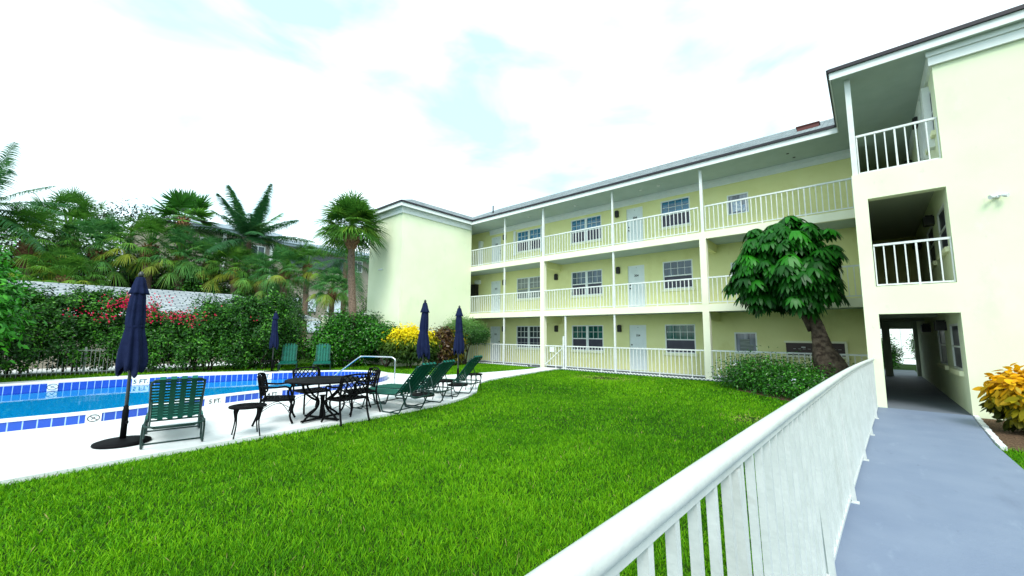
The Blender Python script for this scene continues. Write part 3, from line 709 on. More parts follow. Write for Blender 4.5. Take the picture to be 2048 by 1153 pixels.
rplane([(-17.12, 10.97, RZ), (-17.12, 18, RZ), (xm, 18, zt), (xm, 10.97+hw, zt)], (0, 1, 0), (-.9, 0, .44))
rplane([(-21.0, 18, RZ), (-21.0, 10.97, RZ), (xm, 10.97+hw, zt), (xm, 18, zt)], (0, 1, 0), (.9, 0, .44))
x0_, x1_ = -.38, 14.2; xm2 = (x0_+x1_)/2; h2 = xm2-x0_; z2 = RZ+SL*h2
rplane([(x0_, 12.3, RZ), (x1_, 12.3, RZ), (xm2, 12.3+h2, z2)], (1, 0, 0), (0, .9, .44))
rplane([(x0_, 26, RZ), (x0_, 12.3, RZ), (xm2, 12.3+h2, z2), (xm2, 26, z2)], (0, 1, 0), (.9, 0, .44))
rplane([(x1_, 12.3, RZ), (x1_, 26, RZ), (xm2, 26, z2), (xm2, 12.3+h2, z2)], (0, 1, 0), (-.9, 0, .44))
roof = rf.build('roof', 'shingle', B)
# low secondary ridge cap along the front slope
vb = MB(); zz = RZ+SL*(17.5-15.78); vb.box(-1.5, -.86, 17.4, 18.0, zz-.15, zz+.10); vb.box(-1.53, -.83, 17.37, 18.03, zz+.1005, zz+.13); vb.build('roof_vent_box', 'red', roof)
vp = MB(); vp.tube([(-16.8, 17.2, RZ+.5), (-16.8, 17.2, RZ+1.15)], .04, 8); vp.build('vent_pipe', 'drip', roof)

# scalloped white edging along the gallery
for (a, b, lab) in ((-17.3, -12.9, 'low scalloped white edging along the gallery foot, left of the deck path'), (-10.9, -3.3, 'low scalloped white edging along the gallery foot between the lawn and railing')):
    ed = MB(); k = int((b-a)/.14)
    for i in range(k):
        x = a+(b-a)*(i+.5)/k; y = 15.80
        ed.tube([(x-.072, y, -.03), (x-.04, y, .012), (x, y, .028), (x+.04, y, .012), (x+.072, y, -.03)], .022, 6)
    tag(ed.build('garden_edging', 'coping'), lab, 'garden edging', 'scalloped edging along the gallery')

# low white wall left of the tower
lw = thing('garden_wall', 'plain white boundary wall running left from the projecting wing behind the shrubs', 'wall', (-24, 12.5, GZ))
m_ = MB(); m_.box(-29, -20.62, 12.5, 12.7, GZ, 2.7); m_.build('wall_face', 'endwall', lw)
m_ = MB(); m_.box(-29, -20.62, 12.47, 12.73, 2.701, 2.78); m_.build('cap', 'white', lw)

# ================================================================ NEAR HANDRAIL
hrl = thing('handrail', 'long white metal handrail with square balusters along the left of the blue-grey walkway', 'handrail', (-.3, 0, 0))
XT = [(-2.0, -.41), (0, -.40), (.7, -.395), (1.7, -.375), (3.3, -.345), (5.5, -.30), (7.75, -.235), (10, -.135), (12.25, .0)]
XB = [(-2.0, -.38), (0, -.375), (2, -.345), (3.5, -.315), (5.2, -.262), (7.5, -.18), (10, -.09), (12.25, .0)]
ZT = [(-2, 1.205), (2, 1.20), (4, 1.175), (8, 1.125), (10.5, 1.10), (11.6, 1.09), (12.25, 1.075)]
ZB = [(-2, .085), (3.4, .075), (7.5, .045), (12.25, .03)]
def ip(T, y): return float(np.interp(y, [a for a, b in T], [b for a, b in T]))
ys = np.linspace(-2, 12.55, 60)
def sm(T): return np.convolve(np.pad([ip(T, y) for y in ys], 4, mode='reflect', reflect_type='odd'), np.ones(9)/9, 'valid')
xt, xb, zt_, zb_ = sm(XT), sm(XB), sm(ZT), sm(ZB)
def fX(A, y): return float(np.interp(y, ys, A))
MB().tube([(a, y, z) for a, y, z in zip(xt, ys, zt_)], .032, 14).build('top_rail', 'hrail', hrl)
m_ = MB()
for i in range(len(ys)-1): m_.beam((xt[i], ys[i], zt_[i]-.036), (xt[i+1], ys[i+1]+.002, zt_[i+1]-.036), .034, .022)
m_.build('under_rail', 'hrail', hrl)
m_ = MB()
for i in range(len(ys)-1): m_.beam((xb[i], ys[i], zb_[i]), (xb[i+1], ys[i+1]+.002, zb_[i+1]), .034, .03)
m_.build('bottom_rail', 'hrail', hrl)
y = .12; k = 0
while y < 12.5 and k < 99:
    a = Vector((fX(xb, y), y, fX(zb_, y)+.016)); b = Vector((fX(xt, y), y, fX(zt_, y)-.048)); d = Vector((fX(xt, y+.1)-fX(xt, y), .1, 0)).normalized()
    MB().beam(a, b, .026, .026, d).build('baluster', 'hrail', hrl); y += .15; k += 1
for y in (1.5, 3.35, 5.2, 7.05, 8.9, 10.75):
    a = Vector((fX(xb, y)+.035, y+.06, 0)); m_ = MB(); m_.beam(a, (fX(xt, y)+.0, y+.06, fX(zt_, y)-.06), .036, .036); m_.box(a.x-.036, a.x+.036, a.y-.036, a.y+.036, -.01, .008)
    m_.build('post', 'hrail', hrl)

# ================================================================ UMBRELLAS
def make_umbrella(name, lab, loc, rz=0):
    t = thing(name, lab, 'umbrella', loc, rz, 'closed navy umbrellas around the pool')
    b = MB(); b.lathe([(.30, 0), (.315, .012), (.31, .035), (.26, .052), (.10, .07), (.06, .075)], 32); b.build('base', 'black', t, False)
    s = MB(); s.lathe([(.036, .06), (.036, .46), (.03, .48), (.03, .52)], 14); s.tube([(.03, 0, .30), (.075, 0, .30)], .012, 6); s.tube([(.07, 0, .28), (.07, 0, .32)], .016, 6); s.build('base_sleeve', 'black', t, False)
    MB().lathe([(.0215, .1), (.0215, 2.38)], 12).build('pole', 'pole', t, False)
    rr = random.Random(sum(map(ord, lab)))
    prof = [(.048, 2.385), (.066, 2.33), (.084, 2.24), (.105, 2.16), (.112, 2.13)]
    v = MB(); v.lathe(prof, 48, fold=[0, .06, .1, .14, .2], capb=False); v.build('vent', 'navy', t, False)
    pr = [(.075, 2.19), (.095, 2.10), (.108, 1.95), (.118, 1.80), (.126, 1.70), (.118, 1.655), (.128, 1.60), (.150, 1.46), (.172, 1.32), (.186, 1.20), (.190, 1.10), (.178, 1.02), (.15, 1.0)]
    fo = [.03, .08, .12, .14, .10, .06, .10, .15, .17, .18, .2, .22, .2]
    n = 96; vs = []
    ph = [rr.uniform(0, 6.28) for _ in range(3)]
    for i, (r, z) in enumerate(pr):
        r = r*(.92-.14*i/12)
        for k in range(n):
            a = 2*math.pi*k/n; q = r*(1+fo[i]*(math.sin(8*a+ph[0]+.25*math.sin(3*a+ph[1]))*.8+.35*math.sin(13*a+ph[2]+z*3)))
            dz = (-.035*math.sin(8*a+ph[0]+1) - .05*math.sin(3*a+ph[1])) if i >= len(pr)-3 else 0
            vs.append((q*math.cos(a)+.012*math.sin(z*3+ph[0]), q*math.sin(a)+.01*math.cos(z*4+ph[1]), z+dz))
    fs = [(i*n+(k+1) % n, i*n+k, (i+1)*n+k, (i+1)*n+(k+1) % n) for i in range(len(pr)-1) for k in range(n)]
    c = MB().add(vs, fs, True); cn = c.build('canopy', 'navy', t, False)
    MB().lathe([(.106, 1.64), (.109, 1.655), (.106, 1.67)], 32, capb=False, capt=False).build('tie_band', 'navy', cn, False)
    MB().lathe([(.02, 2.38), (.032, 2.40), (.034, 2.43), (.022, 2.455), (.01, 2.47)], 12).build('finial', 'pole', t, False)
    return t
make_umbrella('patio_umbrella', 'closed navy umbrella nearest the lawn, beside the single green lounger seen from behind', (-8.08, .80, 0), .3)
make_umbrella('patio_umbrella', 'closed navy umbrella on the far side of the pool by the dark hedge', (-18.05, 5.95, -.02), 1.2)
make_umbrella('patio_umbrella', 'closed navy umbrella in front of the yellow croton bush', (-8.72, 6.42, 0), 2.1)
make_umbrella('patio_umbrella', 'closed navy umbrella in front of the red-leaved croton and clipped tree', (-9.65, 8.42, 0), .9)

# ================================================================ LOUNGERS
def make_lounger(name, lab, loc, rz, back_ang=48):
    """length along x, head at +x; origin under the hinge"""
    t = thing(name, lab, 'lounger', loc, rz, 'green strap loungers around the pool')
    W2 = .31; zs = .36; r = .0135
    f = MB()
    side = lambda s: spline([(.48, s*.20, zs-.02), (.46, s*(W2-.03), zs-.01), (.38, s*W2, zs), (0, s*W2, zs), (-1.35, s*W2, zs-.03), (-1.43, s*(W2-.03), zs-.035), (-1.46, s*(W2-.12), zs-.035)], 4, False)
    for s in (-1, 1): f.tube(side(s), r, 8)
    f.tube([(.48, -.20, zs-.02), (.48, .20, zs-.02)], r, 8); f.tube([(-1.46, -.19, zs-.035), (-1.46, .19, zs-.035)], r, 8)
    f.tube([(-.02, -W2, zs-.015), (-.02, W2, zs-.015)], r*.9, 8); f.tube([(-.75, -W2, zs-.04), (-.75, W2, zs-.04)], r*.9, 8)
    f.build('frame', 'gframe', t, False)
    for s in (-1, 1):
        y0, y1 = s*(W2+.012), s*(W2+.02)
        MB().tube(spline([(.30, y0, zs), (.22, y1, zs-.14), (.12, y1, .04), (.06, y1, .014), (-.02, y1, .014), (-.28, y1, .014), (-.35, y1, .035), (-.42, y1, zs-.16), (-.50, y0, zs-.01)], 4, False), r, 8).build('leg', 'gframe', t, False)
        MB().tube(spline([(-.78, y0, zs-.02), (-.86, y1, zs-.15), (-.92, y1, .04), (-.97, y1, .014), (-1.04, y1, .014), (-1.22, y1, .014), (-1.27, y1, .035), (-1.33, y1, zs-.17), (-1.38, y0, zs-.03)], 4, False), r, 8).build('leg', 'gframe', t, False)
    for x in (-.15, -1.12): MB().tube([(x, -W2-.02, .014), (x, W2+.02, .014)], r*.8, 6).build('leg_brace', 'gframe', t, False)
    # seat straps
    st = MB(); x = -1.42; k = 0
    while x < -.06: st.box(x, x+.040, -W2-.014, W2+.014, zs+.008-.03*(-x/1.4), zs+.015-.03*(-x/1.4)); x += .062
    for yy in (-.19, -.065, .065, .19):
        st.add([(-1.46, yy-.033, zs-.012), (-.04, yy-.033, zs+.019), (-.04, yy+.033, zs+.019), (-1.46, yy+.033, zs-.012)], [(0, 1, 2, 3)])
        st.add([(-1.46, yy-.033, zs-.026), (-.04, yy-.033, zs+.004), (-.04, yy+.033, zs+.004), (-1.46, yy+.033, zs-.026)], [(3, 2, 1, 0)])
    st.build('seat', 'strap', t, False)
    # back: frame, straps, prop
    a = rad(back_ang); Lb = .84
    Mx = Matrix.Translation((-.03, 0, zs+.005)) @ Matrix.Rotation(-a, 4, 'Y')   # local x runs up the back
    bf = MB(); bw = W2-.03
    P = [(0, -bw, 0), (.6, -bw, 0), (Lb-.10, -bw, -.01), (Lb-.03, -bw+.03, -.015), (Lb, -bw+.10, -.02), (Lb, bw-.10, -.02), (Lb-.03, bw-.03, -.015), (Lb-.10, bw, -.01), (.6, bw, 0), (0, bw, 0)]
    bf.tube([Mx @ Vector(p) for p in spline(P, 4, False)], r, 8); bfo = bf.build('back_frame', 'gframe', t, False)
    bs = MB(); x = .03
    while x < Lb-.05: bs.box(x, x+.034, -bw-.014, bw+.014, .005, .011, Mx); x += .060
    for yy in (-.165, -.055, .055, .165):
        bs.box(.0, Lb+.012, yy-.030, yy+.030, .012, .017, Mx); bs.box(.0, Lb+.012, yy-.030, yy+.030, -.020, -.015, Mx)
        bs.box(Lb+.012, Lb+.018, yy-.030, yy+.030, -.035, .017, Mx)
    bs.build('backrest', 'strap', t, False)
    pr = MB(); q = Mx @ Vector((.42, 0, -.02)); 
    pr.tube([(q.x, -bw+.02, q.z), (.36, -W2+.05, zs-.03), (.40, -W2+.10, zs-.05), (.40, W2-.10, zs-.05), (.36, W2-.05, zs-.03), (q.x, bw-.02, q.z)], r*.8, 6); pr.build('back_prop', 'gframe', t, False)
    return t
make_lounger('lounger', 'green strap lounger alone by the near umbrella, its raised back toward the lawn', (-7.52, 1.27, 0), rad(-9), 46)
make_lounger('lounger', 'green strap lounger nearest the black dining set, back raised', (-7.25, 4.96, 0), rad(13), 47)
make_lounger('lounger', 'middle one of the three green loungers in a row at the deck edge', (-7.55, 5.72, 0), rad(14), 47)
make_lounger('lounger', 'green strap lounger at the far end of the deck, next to the red-croton umbrella', (-8.1, 7.15, 0), rad(19), 50)
make_lounger('lounger', 'left one of two green loungers facing us across the pool, right beside the far umbrella', (-19.25, 7.0, -.03), rad(158), 60)
make_lounger('lounger', 'right one of two green loungers facing us across the pool, before the round glossy shrub', (-18.3, 8.05, -.03), rad(155), 60)

# ================================================================ CAST METAL FURNITURE
def lattice(mb, W, Hh, M, n=6, th=.012, clipf=None):
    """diagonal lattice within a W x Hh rectangle (local x,y)"""
    stp = W/n
    for s in (1, -1):
        c = -Hh-W
        while c < Hh+W:
            # line y = s*(x)+c, clip to rect [-W/2,W/2]x[0,Hh]
            pts = []
            for x in (-W/2, W/2):
                y = s*x*1.1+c
                if 0 <= y <= Hh: pts.append((x, y))
            for y in (0, Hh):
                x = (y-c)/(s*1.1)
                if -W/2 < x < W/2: pts.append((x, y))
            if len(pts) >= 2:
                a, b = Vector((*pts[0], 0)), Vector((*pts[1], 0))
                if (a-b).length > .03:
                    k = 3; q = []
                    for i in range(k+1):
                        p = a.lerp(b, i/k); dz = clipf(p.x, p.y) if clipf else 0; q.append(M @ Vector((p.x, p.y, dz+s*.002)))
                    for i in range(k): mb.beam(q[i], q[i+1], th, .010)
            c += stp*1.1
def make_chair(name, lab, loc, rz):
    """faces +y, origin under the seat centre"""
    t = thing(name, lab, 'chair', loc, rz, 'black lattice chairs around the dining table')
    sw = .265; sz = .42; r = .0155
    s = MB(); s.tube([(-sw, -.22, sz), (-sw-.01, 0, sz-.005), (-sw+.01, .2, sz-.01), (-sw+.06, .25, sz-.015), (sw-.06, .25, sz-.015), (sw-.01, .2, sz-.01), (sw+.01, 0, sz-.005), (sw, -.22, sz)], r*1.2, 6, True)
    lattice(s, .51, .45, Matrix.Translation((0, -.21, sz-.002)), 6, .022, lambda x, y: -.012*(1-(x/.25)**2)); s.build('seat', 'black', t, False)
    b = MB(); Mx = Matrix.Translation((0, -.235, sz+.10)) @ Matrix.Rotation(rad(102), 4, 'X')
    cf = lambda x, y: .05*((x/.25)**2)-.02
    P = [(-sw, 0, 0), (-sw-.01, .16, 0), (-sw+.0, .29, 0), (-sw+.05, .325, 0), (0, .35, 0), (sw-.05, .325, 0), (sw-.0, .29, 0), (sw+.01, .16, 0), (sw, 0, 0), (.12, -.015, 0), (-.12, -.015, 0)]
    b.tube([Mx @ Vector((x, y, -cf(x, y))) for x, y, z in spline(P, 3)[:, :3]], r, 6, True)
    Ml = Mx; lattice(b, .52, .32, Ml, 6, .021, lambda x, y: -cf(x, y)); b.build('backrest', 'black', t, False)
    for sx in (-1, 1):
        MB().tube(spline([(sx*sw, -.30, sz+.42), (sx*sw, -.24, sz+.1), (sx*sw, -.235, sz-.02), (sx*(sw), -.26, .22), (sx*(sw+.01), -.33, .012)], 4, False), [r*1.15]*17, 7).build('leg', 'black', t, False)
        MB().tube(spline([(sx*(sw-.01), .20, sz-.01), (sx*(sw+.015), .245, .30), (sx*(sw+.0), .22, .14), (sx*(sw+.02), .27, .012)], 4, False), r*1.15, 7).build('leg', 'black', t, False)
        MB().tube(spline([(sx*sw, -.27, sz+.24), (sx*(sw+.025), -.05, sz+.215), (sx*(sw+.03), .12, sz+.225), (sx*(sw+.02), .19, sz+.19), (sx*(sw+.01), .17, sz+.12), (sx*(sw), .20, sz)], 4, False), r*1.1, 7).build('arm', 'black', t, False)
    st = MB(); st.tube(spline([(-sw, -.26, .2), (-.1, 0, .34), (sw, .23, .16)], 4, False), .006, 5); st.tube(spline([(sw, -.26, .2), (.1, 0, .34), (-sw, .23, .16)], 4, False), .006, 5); st.build('stretcher', 'black', t, False)
    return t
TC = (-7.68, 3.42)
tt = thing('dining_table', 'round black cast metal table with lattice chairs around it on the deck', 'table', (*TC, 0), .3)
m_ = MB(); m_.lathe([(.60, .695), (.63, .70), (.642, .715), (.635, .728), (.50, .730), (.0, .731)], 56, capt=False); m_.build('tabletop', 'black', tt, False)
rm = MB(); 
for rr_ in (.15, .3, .45): rm.lathe([(rr_, .7312), (rr_+.004, .735), (rr_+.012, .735), (rr_+.016, .7312)], 40, capb=False, capt=False)
rm.build('rim_ornament', 'black', tt, False)
for k in range(4):
    a = k*math.pi/2; c, s = math.cos(a), math.sin(a)
    MB().tube([(x*c-.0*s, x*s, z) for x, y_, z in spline([(.44, 0, .70), (.40, 0, .55), (.24, 0, .42), (.10, 0, .34), (.12, 0, .22), (.30, 0, .10), (.40, 0, .02)], 4, False)], .019, 8).build('leg', 'black', tt, False)
    MB().beam((0, 0, .035), (.42*c, .42*s, .035), .05, .028).build('foot_bar', 'black', tt, False)
MB().lathe([(.055, .03), (.04, .1), (.03, .3), (.04, .42), (.07, .44)], 14).build('pedestal', 'black', tt, False)
make_chair('dining_chair', 'black lattice armchair left of the round table, next to the small side table', (-8.02, 2.78, 0), rad(-32+8))
make_chair('dining_chair', 'black lattice armchair nearest the lawn, its backrest toward us in front of the table', (-7.18, 3.62, 0), rad(96))
make_chair('dining_chair', 'black lattice armchair on the right of the table, beside the first green lounger', (-7.86, 4.25, 0), rad(170))
make_chair('dining_chair', 'black lattice armchair behind the table on the pool side', (-8.62, 3.62, 0), rad(-84))
def make_side(name, lab, loc, rz=0, rt_=.25, ht=.455):
    t = thing(name, lab, 'side table', loc, rz, 'small black side tables')
    m = MB(); m.lathe([(rt_-.02, ht-.03), (rt_, ht-.026), (rt_+.006, ht-.012), (rt_, ht), (rt_*.6, ht+.002), (0, ht+.002)], 40, capt=False); m.build('tabletop', 'black', t, False)
    r_ = MB()
    for q in (.08, .15, .21): r_.lathe([(q, ht+.0021), (q+.004, ht+.006), (q+.010, ht+.006), (q+.014, ht+.0021)], 32, capb=False, capt=False)
    for k in range(16):
        a = k*math.pi/8; r_.beam((.03*math.cos(a), .03*math.sin(a), ht+.004), (.23*math.cos(a+.5), .23*math.sin(a+.5), ht+.004), .008, .005)
    r_.build('top_ornament', 'black', t, False)
    for k in range(4):
        a = k*math.pi/2+.4; c, s = math.cos(a), math.sin(a)
        sp_ = spline([(rt_-.055, 0, ht-.02), (rt_-.03, 0, ht-.10), (rt_-.045, 0, .2), (rt_-.01, 0, 0)], 4, False)
        MB().tube([(x*c, x*s, z) for x, _, z in sp_], [.028-.018*min(1, i/7) for i in range(len(sp_))], 7).build('leg', 'black', t, False)
    return t
make_side('side_table', 'small round black table standing alone between the near lounger and the dining set', (-7.34, 2.12, 0), .2)
make_side('side_table', 'small round black table between the middle and far loungers of the row', (-7.9, 6.42, 0), .5)
make_side('side_table', 'small round black table behind the farthest lounger of the row', (-8.55, 8.05, 0), .1)
make_side('side_table', 'small black table left of the far umbrella across the pool', (-18.6, 6.0, -.02), .3)
make_side('side_table', 'small black table right of the two far loungers, before the glossy shrub', (-16.9, 8.55, -.03), .9)

# ================================================================ PLANTS
S3 = lambda a, b, c: [(0, a), (.55, b), (1, c)]
MT['lf_hedge'] = leafmat('hedge_leaf', [(0, (.003, .022, .003)), (.5, (.018, .10, .006)), (.8, (.065, .25, .013)), (1, (.15, .42, .03))])
MT['lf_bright'] = leafmat('bright_leaf', S3((.012, .085, .004), (.035, .24, .008), (.09, .42, .02)))
MT['lf_glossy'] = leafmat('glossy_leaf', [(0, (.003, .026, .002)), (.5, (.018, .12, .005)), (.8, (.06, .27, .012)), (1, (.15, .42, .04))], .3)
MT['lf_schef'] = leafmat('umbrella_tree_leaf', S3((.002, .022, .003), (.010, .10, .005), (.025, .24, .006)), .4, .12, .18)
MT['lf_yellow'] = leafmat('yellow_croton_leaf', [(0, (.02, .05, .008)), (.4, (.07, .13, .006)), (.62, (.55, .44, .004)), (1, (.90, .72, .006))], .5, .25, .15)
MT['lf_red'] = leafmat('red_croton_leaf', [(0, (.012, .014, .006)), (.4, (.045, .015, .008)), (.7, (.10, .05, .01)), (1, (.16, .14, .02))], .4)
MT['lf_orange'] = leafmat('orange_croton_leaf', [(0, (.012, .018, .004)), (.26, (.05, .06, .008)), (.48, (.30, .24, .006)), (.8, (.68, .32, .004)), (1, (.85, .50, .006))], .45, .25, .15)
MT['lf_clip'] = leafmat('clipped_tree_leaf', S3((.012, .05, .010), (.04, .14, .02), (.15, .32, .06)), .35)
MT['lf_dark'] = leafmat('dark_tree_leaf', S3((.006, .014, .007), (.014, .035, .012), (.04, .08, .022)))
MT['lf_sabal'] = leafmat('fan_palm_leaf', [(0, (.022, .08, .008)), (.5, (.07, .21, .025)), (.85, (.15, .31, .03)), (1, (.27, .32, .035))], .55, .3, .15)
MT['lf_sabalg'] = leafmat('silver_fan_palm_leaf', [(0, (.02, .085, .02)), (.5, (.07, .23, .06)), (.85, (.15, .33, .055)), (1, (.26, .32, .05))], .55, .3, .15)
MT['lf_coco'] = leafmat('coconut_leaf', [(0, (.012, .055, .016)), (.5, (.028, .115, .036)), (.9, (.10, .23, .04)), (1, (.38, .40, .05))], .5, .3, .15)
MT['lf_wash'] = leafmat('tall_palm_leaf', [(0, (.025, .11, .012)), (.5, (.06, .24, .02)), (1, (.18, .42, .05))], .4, .3)
MT['petal_red'] = mat('red_bract', (.50, .008, .06), .6, .1)
MT['petal_white'] = mat('white_petal', (.75, .78, .9), .6, .2)

def stems(name, t, base, tips, r0, m='stem', amp=.03, sides=6):
    mb = MB()
    for (bx, by), tip in zip(base, tips):
        p = wob((bx, by, 0), tip, 5, amp); mb.tube(p, [r0*(1-.13*i) for i in range(len(p))], sides)
    return mb.build(name, m, t, False)
def noise3(P):
    r = np.random.default_rng(5); k = r.normal(size=(8, 3))*7; return np.mean(np.sin(P@k.T+r.uniform(0, 6, 8)), 1)*2.6+.35
# --- bougainvillea hedge: one tall mass over the picket fence
hd = thing('bougainvillea_hedge', 'long tall dark green bougainvillea hedge with red flowers behind the far side of the pool', 'hedge', (-21.8, 2, GZ))
HB = []
for i in range(17):
    y = -9.4+i*.98; x = -22.9+.5*max(0, (y+1))/4.5+RNG.normal()*.12
    if y > 2: x = -22.2+(y-2)*.55
    hz = float(np.interp(y, [-10, 1.6, 2.3, 3.2, 4.0, 4.7, 6], [3.2, 3.25, 2.75, 2.35, 2.45, 3.2, 3.3]))+RNG.normal()*.06; HB.append((x, y, hz-1.2, .9, .75, 1.2))
    HB.append((x+.1, y+.4, hz-.45, .55, .5, .45)); HB.append((x+.2, y, hz-.5, .5, .5, .45))
for i in range(12): y = -8+i*1.2; x = -22.6 if y < 2 else -22.2+(y-2)*.52; HB.append((x+.1, y, 1.0, .75, .8, .85))
HBl = [(a+21.8, b-2, c, d, e, f) for a, b, c, d, e, f in HB if b < 7.4]
leaves('foliage', HBl, 135000, .115, 'lf_hedge', hd, (0, 0, 0), clump=45, spread=.13, fill=.7, asp=.55, low=-.95, zmin=.16)
mb = MB()
for _ in range(46):
    y = RNG.uniform(-9.5, 4.8); x = -.9+RNG.normal()*.25+(0 if y < 0 else y*.5); p = wob((x, y, 0), (x+RNG.normal()*.4, y+RNG.normal()*.5, 1.9), 5, .06); mb.tube(p, [.035, .03, .026, .022, .018, .012], 5)
mb.build('branches', 'stem', hd, False)
fl = []; 
for (y0, z0, n_) in [(1.0, 2.35, 26), (1.55, 2.7, 60), (1.9, 2.55, 60), (2.15, 2.75, 70), (2.45, 2.4, 50), (2.9, 2.05, 36), (3.4, 2.2, 50), (3.7, 2.0, 30), (2.1, 2.0, 24), (1.3, 2.1, 30), (2.8, 2.75, 24), (4.2, 2.3, 10), (.4, 2.2, 8), (5.6, 2.1, 4)]:
    xx = -21.5 if y0 < 2 else -21.5+(y0-2)*.55
    c_ = np.array([xx+.45+21.8, y0-2, z0+.12]); fl.append(c_+RNG.normal(size=(int(n_*2.6), 3))*np.array([.14, .20, .13]))
P = np.concatenate(fl); P = P[RNG.random(len(P)) < np.clip(.25+noise3(P), 0, 1)]; n_ = len(P); V, F, T = kites(P, randdir(n_), randdir(n_), RNG.uniform(.05, .085, n_), RNG.uniform(.05, .07, n_), RNG.random(n_))
link('flowers', mesh_np('flowers', V, F, T), MT['petal_red'], hd)
# --- picket fence under the hedge
fc = thing('picket_fence', 'low weathered white metal picket fence half hidden under the hedge', 'fence', (-21.9, 0, GZ))
pk = MB(); fpts = [(-22.25, -9), (-22.15, 0), (-21.55, 4.4)]
for (a, b) in zip(fpts[:-1], fpts[1:]):
    a = Vector((*a, 0)); b = Vector((*b, 0)); d = b-a; ln = d.length; d.normalize(); k = int(ln/.115)
    for i in range(k+1): p = a+d*ln*i/k; pk.beam(p+Vector((0, 0, -.06)), p+Vector((0, 0, .92)), .016, .016, d)
    for z in (.08, .86): pk.beam(a+Vector((0, 0, z)), b+Vector((0, 0, z)), .03, .03)
pk.build('pickets', 'fence', fc)
for (x, y) in ((-22.15, .9), (-22.2, -2.2), (-21.8, 2.7), (-21.55, 4.4), (-22.2, -5.2)): MB().box(x-.03, x+.03, y-.03, y+.03, -.06, .98).build('post', 'fence', fc)
# --- bright shrub at the left edge
bs_ = thing('shrub', 'bright green leafy shrub at the left edge, taller than the hedge', 'shrub', (-19.9, -2.35, GZ))
leaves('foliage', [(0, .1, 3.0, .9, 1.15, 1.2), (.3, .9, 2.2, .8, .8, 1.0), (.2, -.9, 3.1, 1, 1, 1.5), (-.2, .2, 3.8, .7, .9, .9), (.5, .2, 1.2, .8, 1.0, 1.0)], 15000, .16, 'lf_bright', bs_, (0, 0, 0), clump=30, spread=.25, fill=.5, asp=.55, prof='oval', k=2)
stems('stems', bs_, [(0, 0), (.2, -.5), (.2, .5), (-.2, .2)], [(0, .3, 3.4), (.2, -.9, 3.5), (.4, .9, 2.4), (-.3, 0, 3.9)], .05)
# --- dense green shrubs left -> right behind the far deck
def shrub(lab, loc, blobs, n, size, lf, tips=None, r0=.03, name='shrub', cat='shrub', st='stem', **k):
    t = thing(name, lab, cat, (*loc, GZ)); leaves('foliage', blobs, n, size, lf, t, (0, 0, 0), **k)
    if tips: stems('stems', t, [(RNG.normal()*.1, RNG.normal()*.1) for _ in tips], tips, r0, st)
    return t
shrub('tall dark green bush right of the flowering hedge, behind the far umbrella', (-21.1, 6.2), [(0, 0, 1.55, 1.3, 1.2, 1.35), (-.3, -1.5, 1.75, 1.0, 1.1, 1.35), (.2, 1.2, 1.2, 1.0, .9, 1.1), (-.2, -.4, 2.55, .7, .8, .6), (0, 0, .8, 1.1, 1.3, .8)], 34000, .12, 'lf_hedge', [(0, 0, 2), (.4, .5, 1.8), (-.4, -1, 2)], clump=40, spread=.17, fill=.7, asp=.55, zmin=.1)
shrub('broad rounded glossy green shrub behind the two far loungers', (-19.6, 10.0), [(0, -.45, 1.25, 1.1, 1.35, 1.25), (.1, .8, 1.25, 1.0, 1.1, 1.2), (0, 0, 1.9, .9, 1.1, .65), (.2, -1.1, .95, .8, .9, .95)], 32000, .13, 'lf_glossy', [(0, 0, 1.8), (.4, .5, 1.5), (-.4, -.4, 1.7)], clump=34, spread=.17, fill=.6, asp=.55, zmin=.1)
shrub('open shrub on several bare stems between the glossy shrub and the yellow croton', (-17.75, 10.75), [(0, 0, 1.5, .75, .85, .55), (.3, .6, 1.3, .6, .6, .5), (-.3, -.5, 1.45, .6, .6, .6)], 9500, .125, 'lf_glossy', [(.5, .6, 1.2), (0, 0, 1.4), (-.4, -.5, 1.3), (.2, .9, 1.2), (.4, .2, 1.1)], .04, clump=30, spread=.18, fill=.6, asp=.55)
zy = lambda P, T: np.clip((P[:, 2]-.95)/.9*.75+T*.45-.05, 0, 1)
shrub('bushy croton with bright yellow top leaves against the pale wall', (-16.2, 11.3-.25), [(-.1, -.1, 1.1, .72, .75, .75), (.35, .45, 1.05, .6, .65, .72), (.2, .9, 1.15, .5, .45, .6), (-.2, -.5, .95, .5, .5, .6), (0, .1, 1.5, .55, .6, .35)], 9500, .15, 'lf_yellow', [(0, 0, 1.4), (.3, .5, 1.2), (-.2, -.3, 1.2)], clump=22, spread=.22, fill=.5, asp=.42, prof='oval', k=3, tintf=zy, zmin=.35)
shrub('dark red-leaved croton against the pale wall between two umbrellas', (-16.35, 13.05), [(0, 0, .95, .55, .55, .85), (.1, .15, 1.4, .4, .42, .45)], 6500, .15, 'lf_red', [(0, 0, 1.4), (.2, .2, 1.2)], clump=22, spread=.22, fill=.6, asp=.42, prof='oval', k=3, zmin=.15)
shrub('second croton with mixed red and yellow-green leaves beside the clipped tree', (-16.2, 14.0), [(0, 0, 1.35, .5, .55, .5), (.1, -.2, .9, .4, .4, .6)], 4200, .14, 'lf_orange', [(0, 0, 1.3)], clump=22, spread=.22, fill=.6, asp=.42, prof='oval', k=3, tintf=lambda P, T: T*.62)
ct = thing('clipped_tree', 'small clipped round tree on thin stems by the left end of the ground floor railing', 'tree', (-16.45, 14.75, GZ))
zc = lambda P, T: np.clip((P[:, 2]-1.2)/1.0*.55+T*.5, 0, 1)
leaves('crown', [(0, 0, 1.72, 1.1, 1.15, .66), (.55, .5, 1.55, .6, .6, .45), (-.1, 0, 1.95, .7, .7, .42)], 26000, .075, 'lf_clip', ct, (0, 0, 0), clump=26, spread=.15, fill=.5, asp=.5, tintf=zc, zmin=1.05)
mb = MB()
